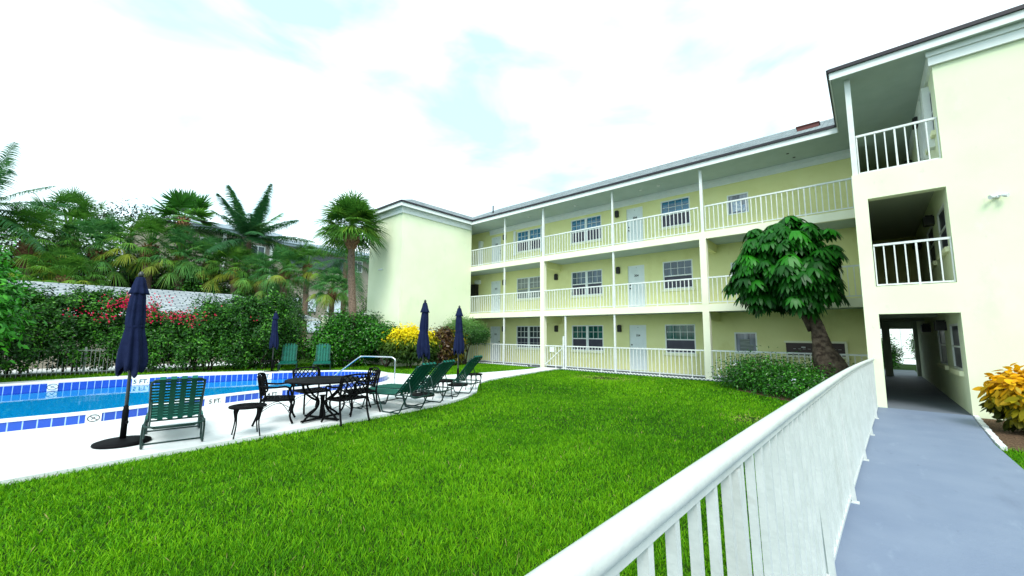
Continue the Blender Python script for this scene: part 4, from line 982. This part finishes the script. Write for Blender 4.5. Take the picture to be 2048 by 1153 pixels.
for tp in ((-.5, -.3, 1.5), (.4, .3, 1.5), (0, .1, 1.7), (.2, -.3, 1.4)): mb.tube(wob((RNG.normal()*.05, RNG.normal()*.05, 0), tp, 5, .04), [.045, .04, .035, .03, .025, .02], 6)
mb.build('trunk', 'stem', ct, False)
# --- flowering bush in the bed below the umbrella tree
fb = thing('flowering_bush', 'low spreading green bush with small pale flowers under the umbrella tree', 'bush', (-2.2, 14.0, GZ))
FBb = [(-1.0, .5, .38, .65, .6, .42), (-.35, .2, .42, .75, .7, .5), (.3, -.4, .38, .7, .7, .42), (.85, -.9, .32, .6, .6, .36), (.6, .3, .38, .8, .7, .42), (-.7, .9, .4, .6, .5, .5), (1.3, .3, .35, .6, .9, .4)]
leaves('foliage', FBb, 20000, .075, 'lf_glossy', fb, (0, 0, 0), clump=26, spread=.26, fill=.5, asp=.5)
P_, O_, T_ = blob_points(FBb, 80, 3, .1, .02); keep = P_[:, 2] > .35; P_ = P_[keep]; P_ = P_+nrm(O_[keep])*.05; n_ = len(P_)
V, F, T = kites(P_, randdir(n_), np.tile([0, 0, 1.], (n_, 1))+randdir(n_)*.4, np.full(n_, .05), np.full(n_, .05), T_[keep]); link('flowers', mesh_np('flowers', V, F, T), MT['petal_white'], fb)
# --- orange croton on the right
oc = thing('croton_bush', 'croton bush with orange and yellow leaves beside the right edge of the walkway', 'bush', (2.06, 11.15, GZ))
zo = lambda P, T: np.clip((P[:, 2]-.35)/.7*.70+T*.5, 0, 1)
leaves('foliage', [(0, 0, .68, .56, .5, .42), (.3, .05, .72, .5, .45, .40), (-.1, -.1, .50, .42, .4, .32), (.1, 0, .3, .3, .3, .28)], 4600, .15, 'lf_orange', oc, (0, 0, 0), clump=9, spread=.13, fill=.4, asp=.5, prof='oval', k=5, tintf=zo, droop=.25, zmin=.1)
stems('stems', oc, [(0, 0), (.08, .05), (-.06, .03)], [(.2, .1, .8), (-.2, 0, .7), (.4, .1, .8)], .022)
# --- umbrella tree (schefflera)
ut = thing('umbrella_tree', 'large umbrella tree with drooping glossy leaflets and a leaning gnarled trunk by the gallery', 'tree', (-1.0, 14.2, GZ))
tr = MB()
pth = spline([(.42, 0, -.05), (.28, 0, .35), (.12, 0, .8), (0, 0, 1.25), (-.06, .02, 1.7), (-.14, .05, 2.1), (-.3, .05, 2.5), (-.5, 0, 3.1)], 4, False)
rs = np.interp(np.linspace(0, 1, len(pth)), [0, .12, .25, .36, .45, .6, .75, 1], [.60, .48, .38, .31, .21, .17, .14, .08])
n = 22; vs = []
for i, p in enumerate(pth):
    for k in range(n):
        a = 2*math.pi*k/n; q = rs[i]*(1+.16*math.sin(3*a+i*.22)+.09*math.sin(7*a-i*.35)+RNG.normal()*.03); vs.append((p[0]+q*math.cos(a), p[1]+q*math.sin(a), p[2]))
tr.add(vs, [(i*n+k, i*n+(k+1) % n, (i+1)*n+(k+1) % n, (i+1)*n+k) for i in range(len(pth)-1) for k in range(n)], True)
for tp, st_ in (((-1.2, .2, 3.6), 1.9), ((-.2, -.4, 4.2), 2.1), ((.2, .4, 3.6), 2.2), ((-.8, -.5, 3.2), 1.8), ((-.9, .4, 4.3), 2.3)): 
    p = wob((-.25, .03, st_), tp, 5, .05); tr.tube(p, [.09, .08, .065, .05, .04, .03], 8)
tr.build('trunk', 'bark', ut, False)
lf = []
blobs = [(-.75, 0, 3.65, 1.15, 1.1, 1.35), (-1.35, 0, 3.5, .85, .85, .95), (-.15, 0, 3.7, .6, .85, 1.0), (-.5, 0, 4.55, .7, .75, .6), (-1.0, 0, 4.25, .85, .85, .7), (-.6, 0, 2.95, .95, .85, .42), (-.02, -.1, 3.15, .4, .6, .5), (-1.55, -.1, 3.2, .6, .55, .6)]
Pc, Oc, Tc = blob_points(blobs, 1500, 3, .06, .35); nl = 10
keep = (Oc[:, 2] > -.75); Pc, Oc, Tc = Pc[keep], Oc[keep], Tc[keep]
ax = nrm(Oc*.8+np.array([0, 0, 1.0])+RNG.normal(size=Oc.shape)*.15)
u = nrm(np.cross(ax, randdir(len(Pc)))); v = np.cross(ax, u); PP, DD, NN, LL, TT = [], [], [], [], []
sz = RNG.uniform(.8, 1.25, len(Pc))
for j in range(nl):
    a = 2*math.pi*j/nl+RNG.normal(0, .1, len(Pc)); rdir = u*np.cos(a)[:, None]+v*np.sin(a)[:, None]
    PP.append(Pc+rdir*(.035*sz)[:, None]); DD.append(rdir+ax*.02-np.array([0, 0, .22])); NN.append(ax+RNG.normal(size=ax.shape)*.1); LL.append(.23*sz*RNG.uniform(.85, 1.1, len(Pc)))
    zz = np.clip((Pc[:, 2]-2.4)/2.4, 0, 1); TT.append(np.clip(Tc*.75+zz*.25, 0, 1)**1.3)
PP, DD, NN, LL, TT = map(np.concatenate, (PP, DD, NN, LL, TT))
V, F, T = ribbons(PP, DD, NN, LL, LL*.40, np.full(len(LL), .65), 7, 'round', TT)
link('crown', mesh_np('crown', V, F, T, True), MT['lf_schef'], ut)

# ================================================================ PALMS
def trunk_mesh(t, top, r0, r1, m='pbark', lean=.0, base=(0, 0)):
    mb = MB(); p = spline([(base[0], base[1], 0), (base[0]*.6+top[0]*.25+lean, base[1]*.6+top[1]*.25, top[2]*.4), (top[0]*.8, top[1]*.8, top[2]*.75), tuple(top)], 6, False)
    k = len(p); mb.tube([tuple(q) for q in p], [(r0+(r1-r0)*i/(k-1))*(1+.05*math.sin(i*2.1))+(.06*r0*max(0, 3-i)) for i in range(k)], 12); return mb.build('trunk', m, t, False)
def fan_crown(t, top, R, nf=34, m='lf_sabal', droop=.55, old=.15, lo=-.55, nseg=26, pf=.62, wseg=.045):
    parts = []; tx, ty, tz = top
    for i in range(nf):
        az = i*2.39996+RNG.normal()*.15; f = (i+.5)/nf; el = 1.35-(1.35-lo)*f+RNG.normal()*.1
        d = np.array([math.cos(az)*math.cos(el), math.sin(az)*math.cos(el), math.sin(el)])
        Lp = R*pf*RNG.uniform(.6, 1.1); g = .16*R*(.4+f)
        base = np.array([tx, ty, tz])+d*Lp; base[2] -= g*.5
        side = nrm(np.cross(d, [0, 0, 1.])+1e-6); nz = nrm(np.cross(side, d)); d2 = nrm(d-np.array([0, 0, .25*f]))
        a = np.linspace(-1.75, 1.75, nseg)+RNG.normal(0, .04, nseg)
        D = d2*np.cos(a)[:, None]+side*np.sin(a)[:, None]+nz*(.25*np.cos(a*.8)-.05)[:, None]; LL = R*(1.05-pf)*(.72+.28*np.cos(a*.8))*RNG.uniform(.88, 1.08, nseg)
        NN = nz+D*0+RNG.normal(size=(nseg, 3))*.25; P = np.repeat(base[None], nseg, 0)
        tb = np.clip(RNG.random()*.6+.08+.10*(f > .5)+(.35 if f > 1-old else 0)+RNG.normal(0, .08, nseg), 0, 1)
        parts.append(ribbons(P, D, NN, LL, np.full(nseg, wseg*R*(1.05-pf)/.85), np.full(nseg, droop*(.5+.8*f)), 4, 'strap', tb))
        parts.append(ribbons(np.array([[tx, ty, tz]]), (base-np.array([tx, ty, tz]))[None], nz[None], np.array([np.linalg.norm(base-np.array([tx, ty, tz]))]), np.array([.035*R/1.5]), np.array([.0]), 2, 'strap', np.array([.6])))
    V, F, T = merge(parts); return link('crown', mesh_np('crown', V, F, T), MT[m], t)
def feather_crown(t, top, R, nf=16, m='lf_coco', droop=.5, lo=-.35, hi=1.4, nleaf=46, ll=.72, wl=.045):
    parts = []; tx, ty, tz = top
    for i in range(nf):
        az = i*2.39996+RNG.normal()*.2; f = (i+.5)/nf; el = hi-(hi-lo)*f+RNG.normal()*.08
        d = np.array([math.cos(az)*math.cos(el), math.sin(az)*math.cos(el), math.sin(el)]); Lf = R*RNG.uniform(.85, 1.1); g = droop*(.35+.75*f*1.0)*math.cos(el)**.5 if math.cos(el) > 0 else 0
        s = np.linspace(.14, 1, nleaf); pos = np.array([tx, ty, tz])+d*(Lf*s)[:, None]; pos[:, 2] -= g*Lf*s*s*.8
        tan = nrm(np.gradient(pos, axis=0)); side = nrm(np.cross(tan, np.array([1e-6, 0, 1.]))); upn = np.cross(side, tan)
        tb = np.clip(.25+RNG.random()*.4+(.3 if RNG.random() < .06 else 0), 0, 1); lw = ll*np.sin(np.pi*np.clip(s*.85+.12, 0, 1))**.6*R/3.4
        for sg in (-1, 1):
            D = side*sg+tan*.55+upn*.1+RNG.normal(size=pos.shape)*.07; parts.append(ribbons(pos, D, upn+RNG.normal(size=pos.shape)*.3, lw*RNG.uniform(.85, 1.1, nleaf), np.full(nleaf, wl*R/3.4), np.full(nleaf, .55), 3, 'blade', np.clip(tb+RNG.normal(0, .08, nleaf), 0, 1)))
        k = 10; ss = np.linspace(0, 1, k); rp = np.array([tx, ty, tz])+d*(Lf*ss)[:, None]; rp[:, 2] -= g*Lf*ss*ss*.8; dd = rp[1:]-rp[:-1]
        parts.append(ribbons(rp[:-1], dd, np.repeat(np.array([[0.1, 0, 1.]]), k-1, 0), np.linalg.norm(dd, axis=1)*1.05, np.linspace(.07, .02, k-1)*R/3.4+.01, np.zeros(k-1), 1, 'strap', np.full(k-1, .85)))
    V, F, T = merge(parts); return link('crown', mesh_np('crown', V, F, T), MT[m], t)
def boots(t, x, y, z0, z1, r0, r1, m='boots'):
    parts = []; P, D, NN, LL, TT = [], [], [], [], []
    mb = MB(); mb.lathe([(r0, z0), (r1*.92, z0+(z1-z0)*.35), (r1, z0+(z1-z0)*.6), (r1*.7, z1)], 14, (x, y))
    n_ = 90
    for i in range(n_):
        a = i*2.39996; f = i/n_; z = z0+(z1-z0)*f; r = np.interp(f, [0, .35, .6, 1], [r0, r1*.92, r1, r1*.7])
        p = Vector((x+r*.9*math.cos(a), y+r*.9*math.sin(a), z)); q = p+Vector((math.cos(a)*.10*r1/.3, math.sin(a)*.10*r1/.3, .13*r1/.3)); mb.beam(p, q, .07*r1/.3, .022, (math.cos(a), math.sin(a), 0))
    return mb.build('boots', m, t, False)
GP = 'palms behind the white roofed house'
def sabal(lab, x, y, h, R, m='lf_sabal', nf=52, name='fan_palm', grp=GP, b=True, **k):
    t = thing(name, lab, 'palm tree', (x, y, GZ), 0, grp); trunk_mesh(t, (0, 0, h-.2), .24*R/2, .17*R/2)
    if b: boots(t, 0, 0, h-.9*R/1.7, h-.05, .17*R/2, .3*R/1.9)
    fan_crown(t, (0, 0, h), R, nf, m, **k); return t
# single tall fan palm beside the wing
p7 = thing('fan_palm', 'single tall fan palm with a full round crown standing just left of the pale wing', 'palm tree', (-19.15, 9.75, GZ))
trunk_mesh(p7, (.12, -.3, 6.7), .19, .15, base=(-.02, .1)); boots(p7, .12, -.3, 5.75, 6.75, .16, .34); fan_crown(p7, (.12, -.3, 7.0), 1.95, 100, 'lf_sabal', .42, .0, -.45, nseg=22, pf=.52, wseg=.04)
c6 = thing('coconut_palm', 'coconut palm with long arching feather fronds above the grey balcony building', 'palm tree', (-36.4, 9.7, GZ))
trunk_mesh(c6, (0, 0, 8.9), .26, .16, lean=.5, base=(.6, -.3)); feather_crown(c6, (0, 0, 8.9), 4.7, 34, lo=-.15, hi=1.3, droop=.42, ll=.6, nleaf=64, wl=.05)
c8 = thing('coconut_palm', 'coconut palm partly hidden directly behind the single fan palm', 'palm tree', (-26.0, 12.6, GZ))
trunk_mesh(c8, (0, 0, 6.3), .2, .14); feather_crown(c8, (0, 0, 6.5), 3.1, 15, lo=-.5, hi=1.3, droop=.55)
c1 = thing('coconut_palm', 'coconut palm at the far left edge, only its dark frond tips in view', 'palm tree', (-36.6, -3.4, GZ))
trunk_mesh(c1, (0, 0, 7.7), .24, .16); feather_crown(c1, (0, 0, 8.4), 4.2, 26, lo=-.4, hi=1.2, droop=.5)
sabal('tall slender fan palm with bright green stiff fans above the others', -37.6, 5.7, 10.0, 2.6, 'lf_wash', 15, droop=.10, lo=-.2, nseg=30, wseg=.085, pf=.52)
sabal('leftmost big fan palm behind the white roof, with brownish old leaves', -43.5, .2, 8.6, 3.6, 'lf_sabal', 95, old=.2, droop=0.44, pf=.74, nseg=26, wseg=.034)
sabal('blue-green fan palm with drooping leaves, second big one from the left', -38.9, 1.5, 7.0, 3.1, 'lf_sabalg', 89, droop=0.73, pf=.74, nseg=26, wseg=.034)
sabal('broad yellow-green fan palm directly left of the tall slender palm', -37.2, 4.0, 7.6, 2.9, 'lf_sabal', 84, old=.3, droop=0.68, pf=.74, nseg=26, wseg=.034)
sabal('shaggy fan palm directly under the tall slender palm', -36.2, 5.6, 6.8, 2.7, 'lf_sabalg', 78, old=.25, droop=0.73, pf=.74, nseg=26, wseg=.034)
sabal('low fan palm behind the roof, under the left fronds of the coconut palm', -36.2, 7.2, 6.6, 2.6, 'lf_sabalg', 72, droop=0.73, pf=.72, nseg=26, wseg=.034)
sabal('fan palm directly below the coconut palm crown', -34.6, 8.5, 6.3, 2.3, 'lf_sabal', 72, droop=0.68, old=.2, pf=.72, nseg=26, wseg=.034)
sabal('fan palm right of the coconut palm trunk with hanging fans', -33.2, 9.7, 5.7, 2.3, 'lf_sabalg', 69, droop=0.73, pf=.72, nseg=26, wseg=.034)
sabal('dense dark fan palm below the right fronds of the coconut palm', -32.2, 11.0, 6.2, 2.4, 'lf_sabalg', 69, droop=0.59, pf=.70, nseg=26, wseg=.034)
sabal('fan palm just above the shuttered windows of the tan wall', -31.2, 12.2, 6.7, 1.9, 'lf_sabal', 63, droop=0.68, pf=.70, nseg=26, wseg=.034)
sabal('small fan palm in front of the tan wall, left of the single palm trunk', -24.2, 11.0, 4.3, 1.5, 'lf_sabalg', 63, droop=0.78, old=.2, pf=.66)
sabal('fan palm at the far left behind the bright shrub, with a yellow curved leaf stalk', -37.5, -1.4, 6.8, 2.9, 'lf_sabal', 78, old=.35, droop=0.68, pf=.72, nseg=26, wseg=.034)
sabal('fan palm half hidden between the leftmost palm and the bright shrub', -34.5, .2, 4.7, 2.3, 'lf_sabal', 69, old=.3, droop=0.73, pf=.72, nseg=26, wseg=.034)
# dark broadleaf trees behind
def btree(lab, x, y, blobs, n, h, m='lf_dark', size=.22, **k):
    t = thing('broadleaf_tree', lab, 'tree', (x, y, GZ)); leaves('crown', blobs, n, size, m, t, (0, 0, 0), **k)
    mb = MB(); mb.tube(wob((0, 0, 0), (0, 0, h), 5, .12), [.3, .27, .24, .2, .16, .1], 8)
    for b in blobs: mb.tube(wob((0, 0, h*.55), (b[0], b[1], b[2]), 4, .15), [.12, .09, .07, .05, .03], 5)
    mb.build('trunk', 'stem', t, False); return t
btree('dark airy broadleaf crown rising above the palms, left of the tall slender palm', -48.5, 3.8, [(0, 0, 11.0, 2.2, 2.6, 1.5), (1, 2.6, 11.3, 1.8, 2, 1.2), (0, -2.6, 10.6, 1.8, 1.9, 1.1), (0, 4.5, 10.6, 2, 2, 1.4)], 5200, 10, size=.26, clump=22, spread=.2, fill=.5)
btree('dark evergreen mass behind the palm trunks above the white roof', -40.5, 2.2, [(0, -2, 4.4, 2, 3, 3.0), (0, 1.5, 4.6, 2, 3, 3.0), (0, 4.4, 4.2, 1.8, 2.2, 2.6), (0, -5.5, 4.4, 2, 3, 3.0)], 36000, 4, size=.26, clump=40, spread=.25, fill=.8)
btree('dark green tree behind the single fan palm trunk, beside the pale wing', -25.0, 15.0, [(0, 0, 3.3, 1.5, 1.6, 1.5), (-.3, -.6, 2.2, 1.4, 1.4, 1.3), (0, .9, 2.8, 1.3, 1.2, 1.5)], 16000, 3, size=.12, clump=36, spread=.22, fill=.7, m='lf_hedge')
btree('dark leafy tree in front of the grey balcony building, right of the coconut palm', -36.5, 10.2, [(0, 0, 4.2, 2, 2.6, 2.4), (0, 2.4, 3.8, 1.6, 2.0, 1.8), (0, -3.0, 4.4, 1.8, 2.4, 2.4)], 24000, 3.5, size=.18, clump=40, spread=.25, fill=.8, m='lf_hedge')
shrub('yellow-green shrub standing at the end of the white roof', (-26.3, 9.4), [(0, 0, 2.6, .55, .7, 1.1), (0, .5, 2.2, .5, .6, .8), (0, -.6, 2.2, .5, .6, .8)], 8000, .1, 'lf_clip', [(0, 0, 2.5)], clump=26, spread=.2, fill=.7)

# ================================================================ BUILDINGS BEHIND
hs = thing('low_house', 'low house with a white shingle hip roof behind the hedge and palms', 'house', (-31, 0, GZ))
ha = MB(); ha.box(-34.5, -26.9, -22, 9.4, GZ, 2.3); ha.build('wall', 'ltan', hs)
def hip(t, x0, x1, y0, y1, ze, zr_, m, name='roof', th=.12):
    xm_ = (x0+x1)/2; h = (x1-x0)/2; mb = MB(); u = (0, 1, 0)
    def pl(vs, ud):
        vs = [Vector(v) for v in vs]; mb.add(vs, [list(range(len(vs)))], False, [[(v.dot(Vector(ud)), v.z*2.4+0) for v in vs]])
    a, b, c, d = (x0, y0, ze), (x1, y0, ze), (x1, y1, ze), (x0, y1, ze); e, f = (xm_, y0+h*.8, zr_), (xm_, y1-h*.8, zr_)
    pl([a, b, e], (1, 0, 0)); pl([b, c, f, e], (0, 1, 0)); pl([c, d, f], (1, 0, 0)); pl([d, a, e, f], (0, 1, 0))
    o = mb.build(name, m, t); q = MB()
    for p, r in ((a, b), (b, c), (c, d), (d, a)): q.beam((p[0], p[1], p[2]-th/2-.001), (r[0], r[1], r[2]-th/2-.001), .06, th)
    q.build('fascia', 'white', t); mb2 = MB(); mb2.box(x0+.04, x1-.04, y0+.04, y1-.04, ze-.03, ze-.012); mb2.build('soffit', 'soffit', t); return o
hip(hs, -35.0, -26.3, -22.5, 11.2, 2.45, 3.98, 'wshingle')
h2_ = thing('low_house', 'second low white roof just left of the single fan palm trunk', 'house', (-26.5, 14, GZ))
MB().box(-32, -25.6, 14.2, 21, GZ, 2.1).build('wall', 'ltan', h2_); hip(h2_, -32.5, -25.0, 13.5, 21.5, 2.25, 3.3, 'wshingle')
bb = thing('balcony_building', 'grey and tan apartment block with pale eaves and shuttered windows behind the palms', 'building', (-48, 18, GZ))
m_ = MB(); m_.box(-56, -46.0, 4, 15.5, GZ, 11.0); m_.box(-56, -46.3, 15.501, 34, GZ, 10.6); m_.build('wall', 'ltan', bb)
m_ = MB(); m_.box(-57, -45.0, 7.6, 14.6, 11.0, 11.25); m_.box(-57.2, -44.7, 7.4, 14.8, 11.251, 11.6); m_.box(-57, -45.0, 14.9, 34.5, 10.62, 10.85); m_.box(-57.2, -44.8, 14.85, 34.6, 10.851, 11.15); m_.build('eaves', 'lgrey', bb)
m_ = MB(); m_.box(-45.99, -45.6, 10.0, 10.25, 4, 11.0); m_.box(-45.99, -45.6, 14.1, 14.35, 4, 11.0); m_.build('pilaster', 'white', bb)
for y in (8.3, 12.4, 23.2, 25.6, 28): 
    for z in (8.9, 5.9):
        if z < 8 and y > 14.5: continue
        xx = -46.0 if y < 15 else -46.3
        f = MB().box(xx+.001, xx+.08, y, y+1.3, z, z+1.4).build('window', 'white', bb); g = MB(); g.box(xx+.081, xx+.1, y+.1, y+.6, z+.1, z+1.3); g.box(xx+.081, xx+.1, y+.7, y+1.2, z+.1, z+1.3); g.build('pane', 'glassd', f)
for y in (15.9, 17.7, 20.5): MB().box(-46.299, -46.15, y, y+1.5, 3.9, 5.3).build('shutter', 'shut', bb)
for y in (15.9, 18.4, 21.0): MB().box(-46.299, -46.15, y, y+1.6, 1.6, 2.9).build('shutter', 'shut', bb)
for z in (2.8, 5.8): m_ = MB(); m_.box(-45.999, -44.4, 5, 14, z, z+.2); m_.build('balcony_slab', 'white', bb); railing((-44.45, 5, z+.2), (-44.45, 14, z+.2), 0, bb, 'balcony_railing', .2)
MB().box(-46.299, -46.2, 15.9, 22.6, 8.7, 10.3).build('shaded_window_band', 'glassd', bb)  # shade of the window recess under the eaves, put into a dark glass strip
# seen through the passage
gb = thing('garage_building', 'bright white garage building seen through the ground floor passage', 'building', (3, 42, GZ))
m_ = MB(); m_.box(-6, 14, 42, 48, GZ, 3.0); m_.build('wall', 'white', gb); m_ = MB(); m_.box(-6.2, 14.2, 41.8, 48, 3.001, 3.5); m_.build('eaves', 'ltan', gb)
for x in (-1.5, 1.7, 4.9): 
    m_ = MB()
    for i in range(5): m_.box(x, x+2.7, 41.94, 41.999, .05+i*.44, .46+i*.44)
    m_.build('garage_door', 'white', gb)
shrub('dark rounded bush right of the far end of the passage', (2.35, 33.0), [(0, 0, 1.15, .62, .6, .8)], 6000, .1, 'lf_hedge', [(0, 0, 1.2)], clump=30, spread=.2, fill=.7, zmin=.35)
shrub('olive green bush left of the far end of the passage', (.75, 30.2), [(0, 0, .75, .42, .5, .8), (-.5, .3, .9, .5, .5, .9)], 6000, .1, 'lf_glossy', [(0, 0, 1.2)], clump=30, spread=.2, fill=.7)
sheet('driveway', [(-30, 34.5), (40, 34.5), (40, 41.9), (-30, 41.9)], None, GZ+.01, 'coping', kind='structure')

# ================================================================ GRASS
walkp = np.array([(-.47, -30), (1.30, -30), (1.30, 9.5), (1.46, 12.6), (-.1, 12.6), (-.47, 9.5)]); bedq = np.array(bedp); pbq = np.array([(-3.5, 15.3), (-3.2, 13.9), (-1.6, 12.4), (-.5, 11.2), (-.46, 9.6), (-.1, 12.6), (-.1, 15.9), (-3.4, 15.9)])
def noise2(P, s, seed):
    r = np.random.default_rng(seed); k = r.normal(size=(10, 2))*s; ph = r.uniform(0, 6.28, 10); return np.mean(np.sin(P@k.T+ph), 1)*1.6
parts = []
camxy = np.array([0., 0.])
def blades(x0, x1, y0, y1, dens, hgt, wid, dmin, dmax, excl=True, clipfn=None, k=3):
    n_ = int((x1-x0)*(y1-y0)*dens); P = np.stack([RNG.uniform(x0, x1, n_), RNG.uniform(y0, y1, n_)], 1); d = np.linalg.norm(P-camxy, axis=1)
    ang = np.arctan2(P[:, 0], P[:, 1])-YAW
    keep = (d >= dmin) & (d < dmax) & (np.abs(ang) < rad(56))
    P = P[keep]; keep = ~inpoly(P, deck) & ~inpoly(P, walkp) & ~inpoly(P, bedq) & ~inpoly(P, pbq)
    if clipfn is not None: keep &= clipfn(P)
    P = P[keep]; m_ = len(P)
    bare = np.exp(-(((P-np.array([-7.75, 14.0]))/np.array([.9, .55]))**2).sum(1))*1.6+np.exp(-(((P-np.array([-1.75, 9.3]))/.42)**2).sum(1))*1.3+np.exp(-(((P-np.array([-1.35, 1.75]))/.16)**2).sum(1))*1.1
    nz = noise2(P, 2.2, 3)*.5+noise2(P, 7, 4)*.35+noise2(P, .7, 5)*.6
    kk = RNG.random(m_) > bare*.55; P, nz, bare = P[kk], nz[kk], bare[kk]; m_ = len(P)
    lean = nrm(RNG.normal(size=(m_, 2)))*RNG.uniform(.1, .75, m_)[:, None]; D = np.concatenate([lean, np.ones((m_, 1))], 1)
    face = np.concatenate([RNG.normal(size=(m_, 2)), np.zeros((m_, 1))], 1)
    hh = hgt*RNG.uniform(.55, 1.25, m_)*(1+.25*nz)*(1-.5*np.clip(bare, 0, 1))
    tint = np.clip(.44+.26*nz+RNG.normal(0, .18, m_)+.5*np.clip(bare, 0, 1), 0, .93); tint = np.where(RNG.random(m_) < .004+.35*np.clip(bare, 0, 1), 1, tint)
    P3 = np.concatenate([P, np.full((m_, 1), GZ-.002)], 1)
    parts.append(ribbons(P3, D, face, hh, wid*RNG.uniform(.7, 1.3, m_), RNG.uniform(.1, .6, m_), k, 'blade', tint))
blades(-7.3, -.3, 0, 6, 6600, .075, .0058, 1.2, 4.2)
blades(-9, -.3, -1, 9, 3900, .072, .008, 4.2, 7.2, k=2)
blades(-11.2, -.3, 0, 15.8, 1700, .07, .0125, 7.2, 11.5, k=2)
blades(-17.4, -.3, 4, 15.8, 850, .075, .022, 11.5, 30, k=2, clipfn=lambda P: (P[:, 0] > -12.8) | (P[:, 1] > 9))
blades(-22.6, -12.5, -3, 15.8, 420, .08, .035, 11, 40, k=2, clipfn=lambda P: ~((P[:, 0] > -17.4) & (P[:, 1] > 15.8)) & ~((P[:, 0] < -17.4) & (P[:, 1] > 11.3)))
blades(1.25, 4, 7.5, 9.6, 1500, .12, .010, 3, 20)
V, F, T = merge(parts)
tag(link('lawn_grass', mesh_np('lawn_grass', V, F, T), MT['grass']), 'short bright green lawn grass covering the ground between deck, walkway and building', 'grass', kind='stuff')
print('grass faces', len(F))
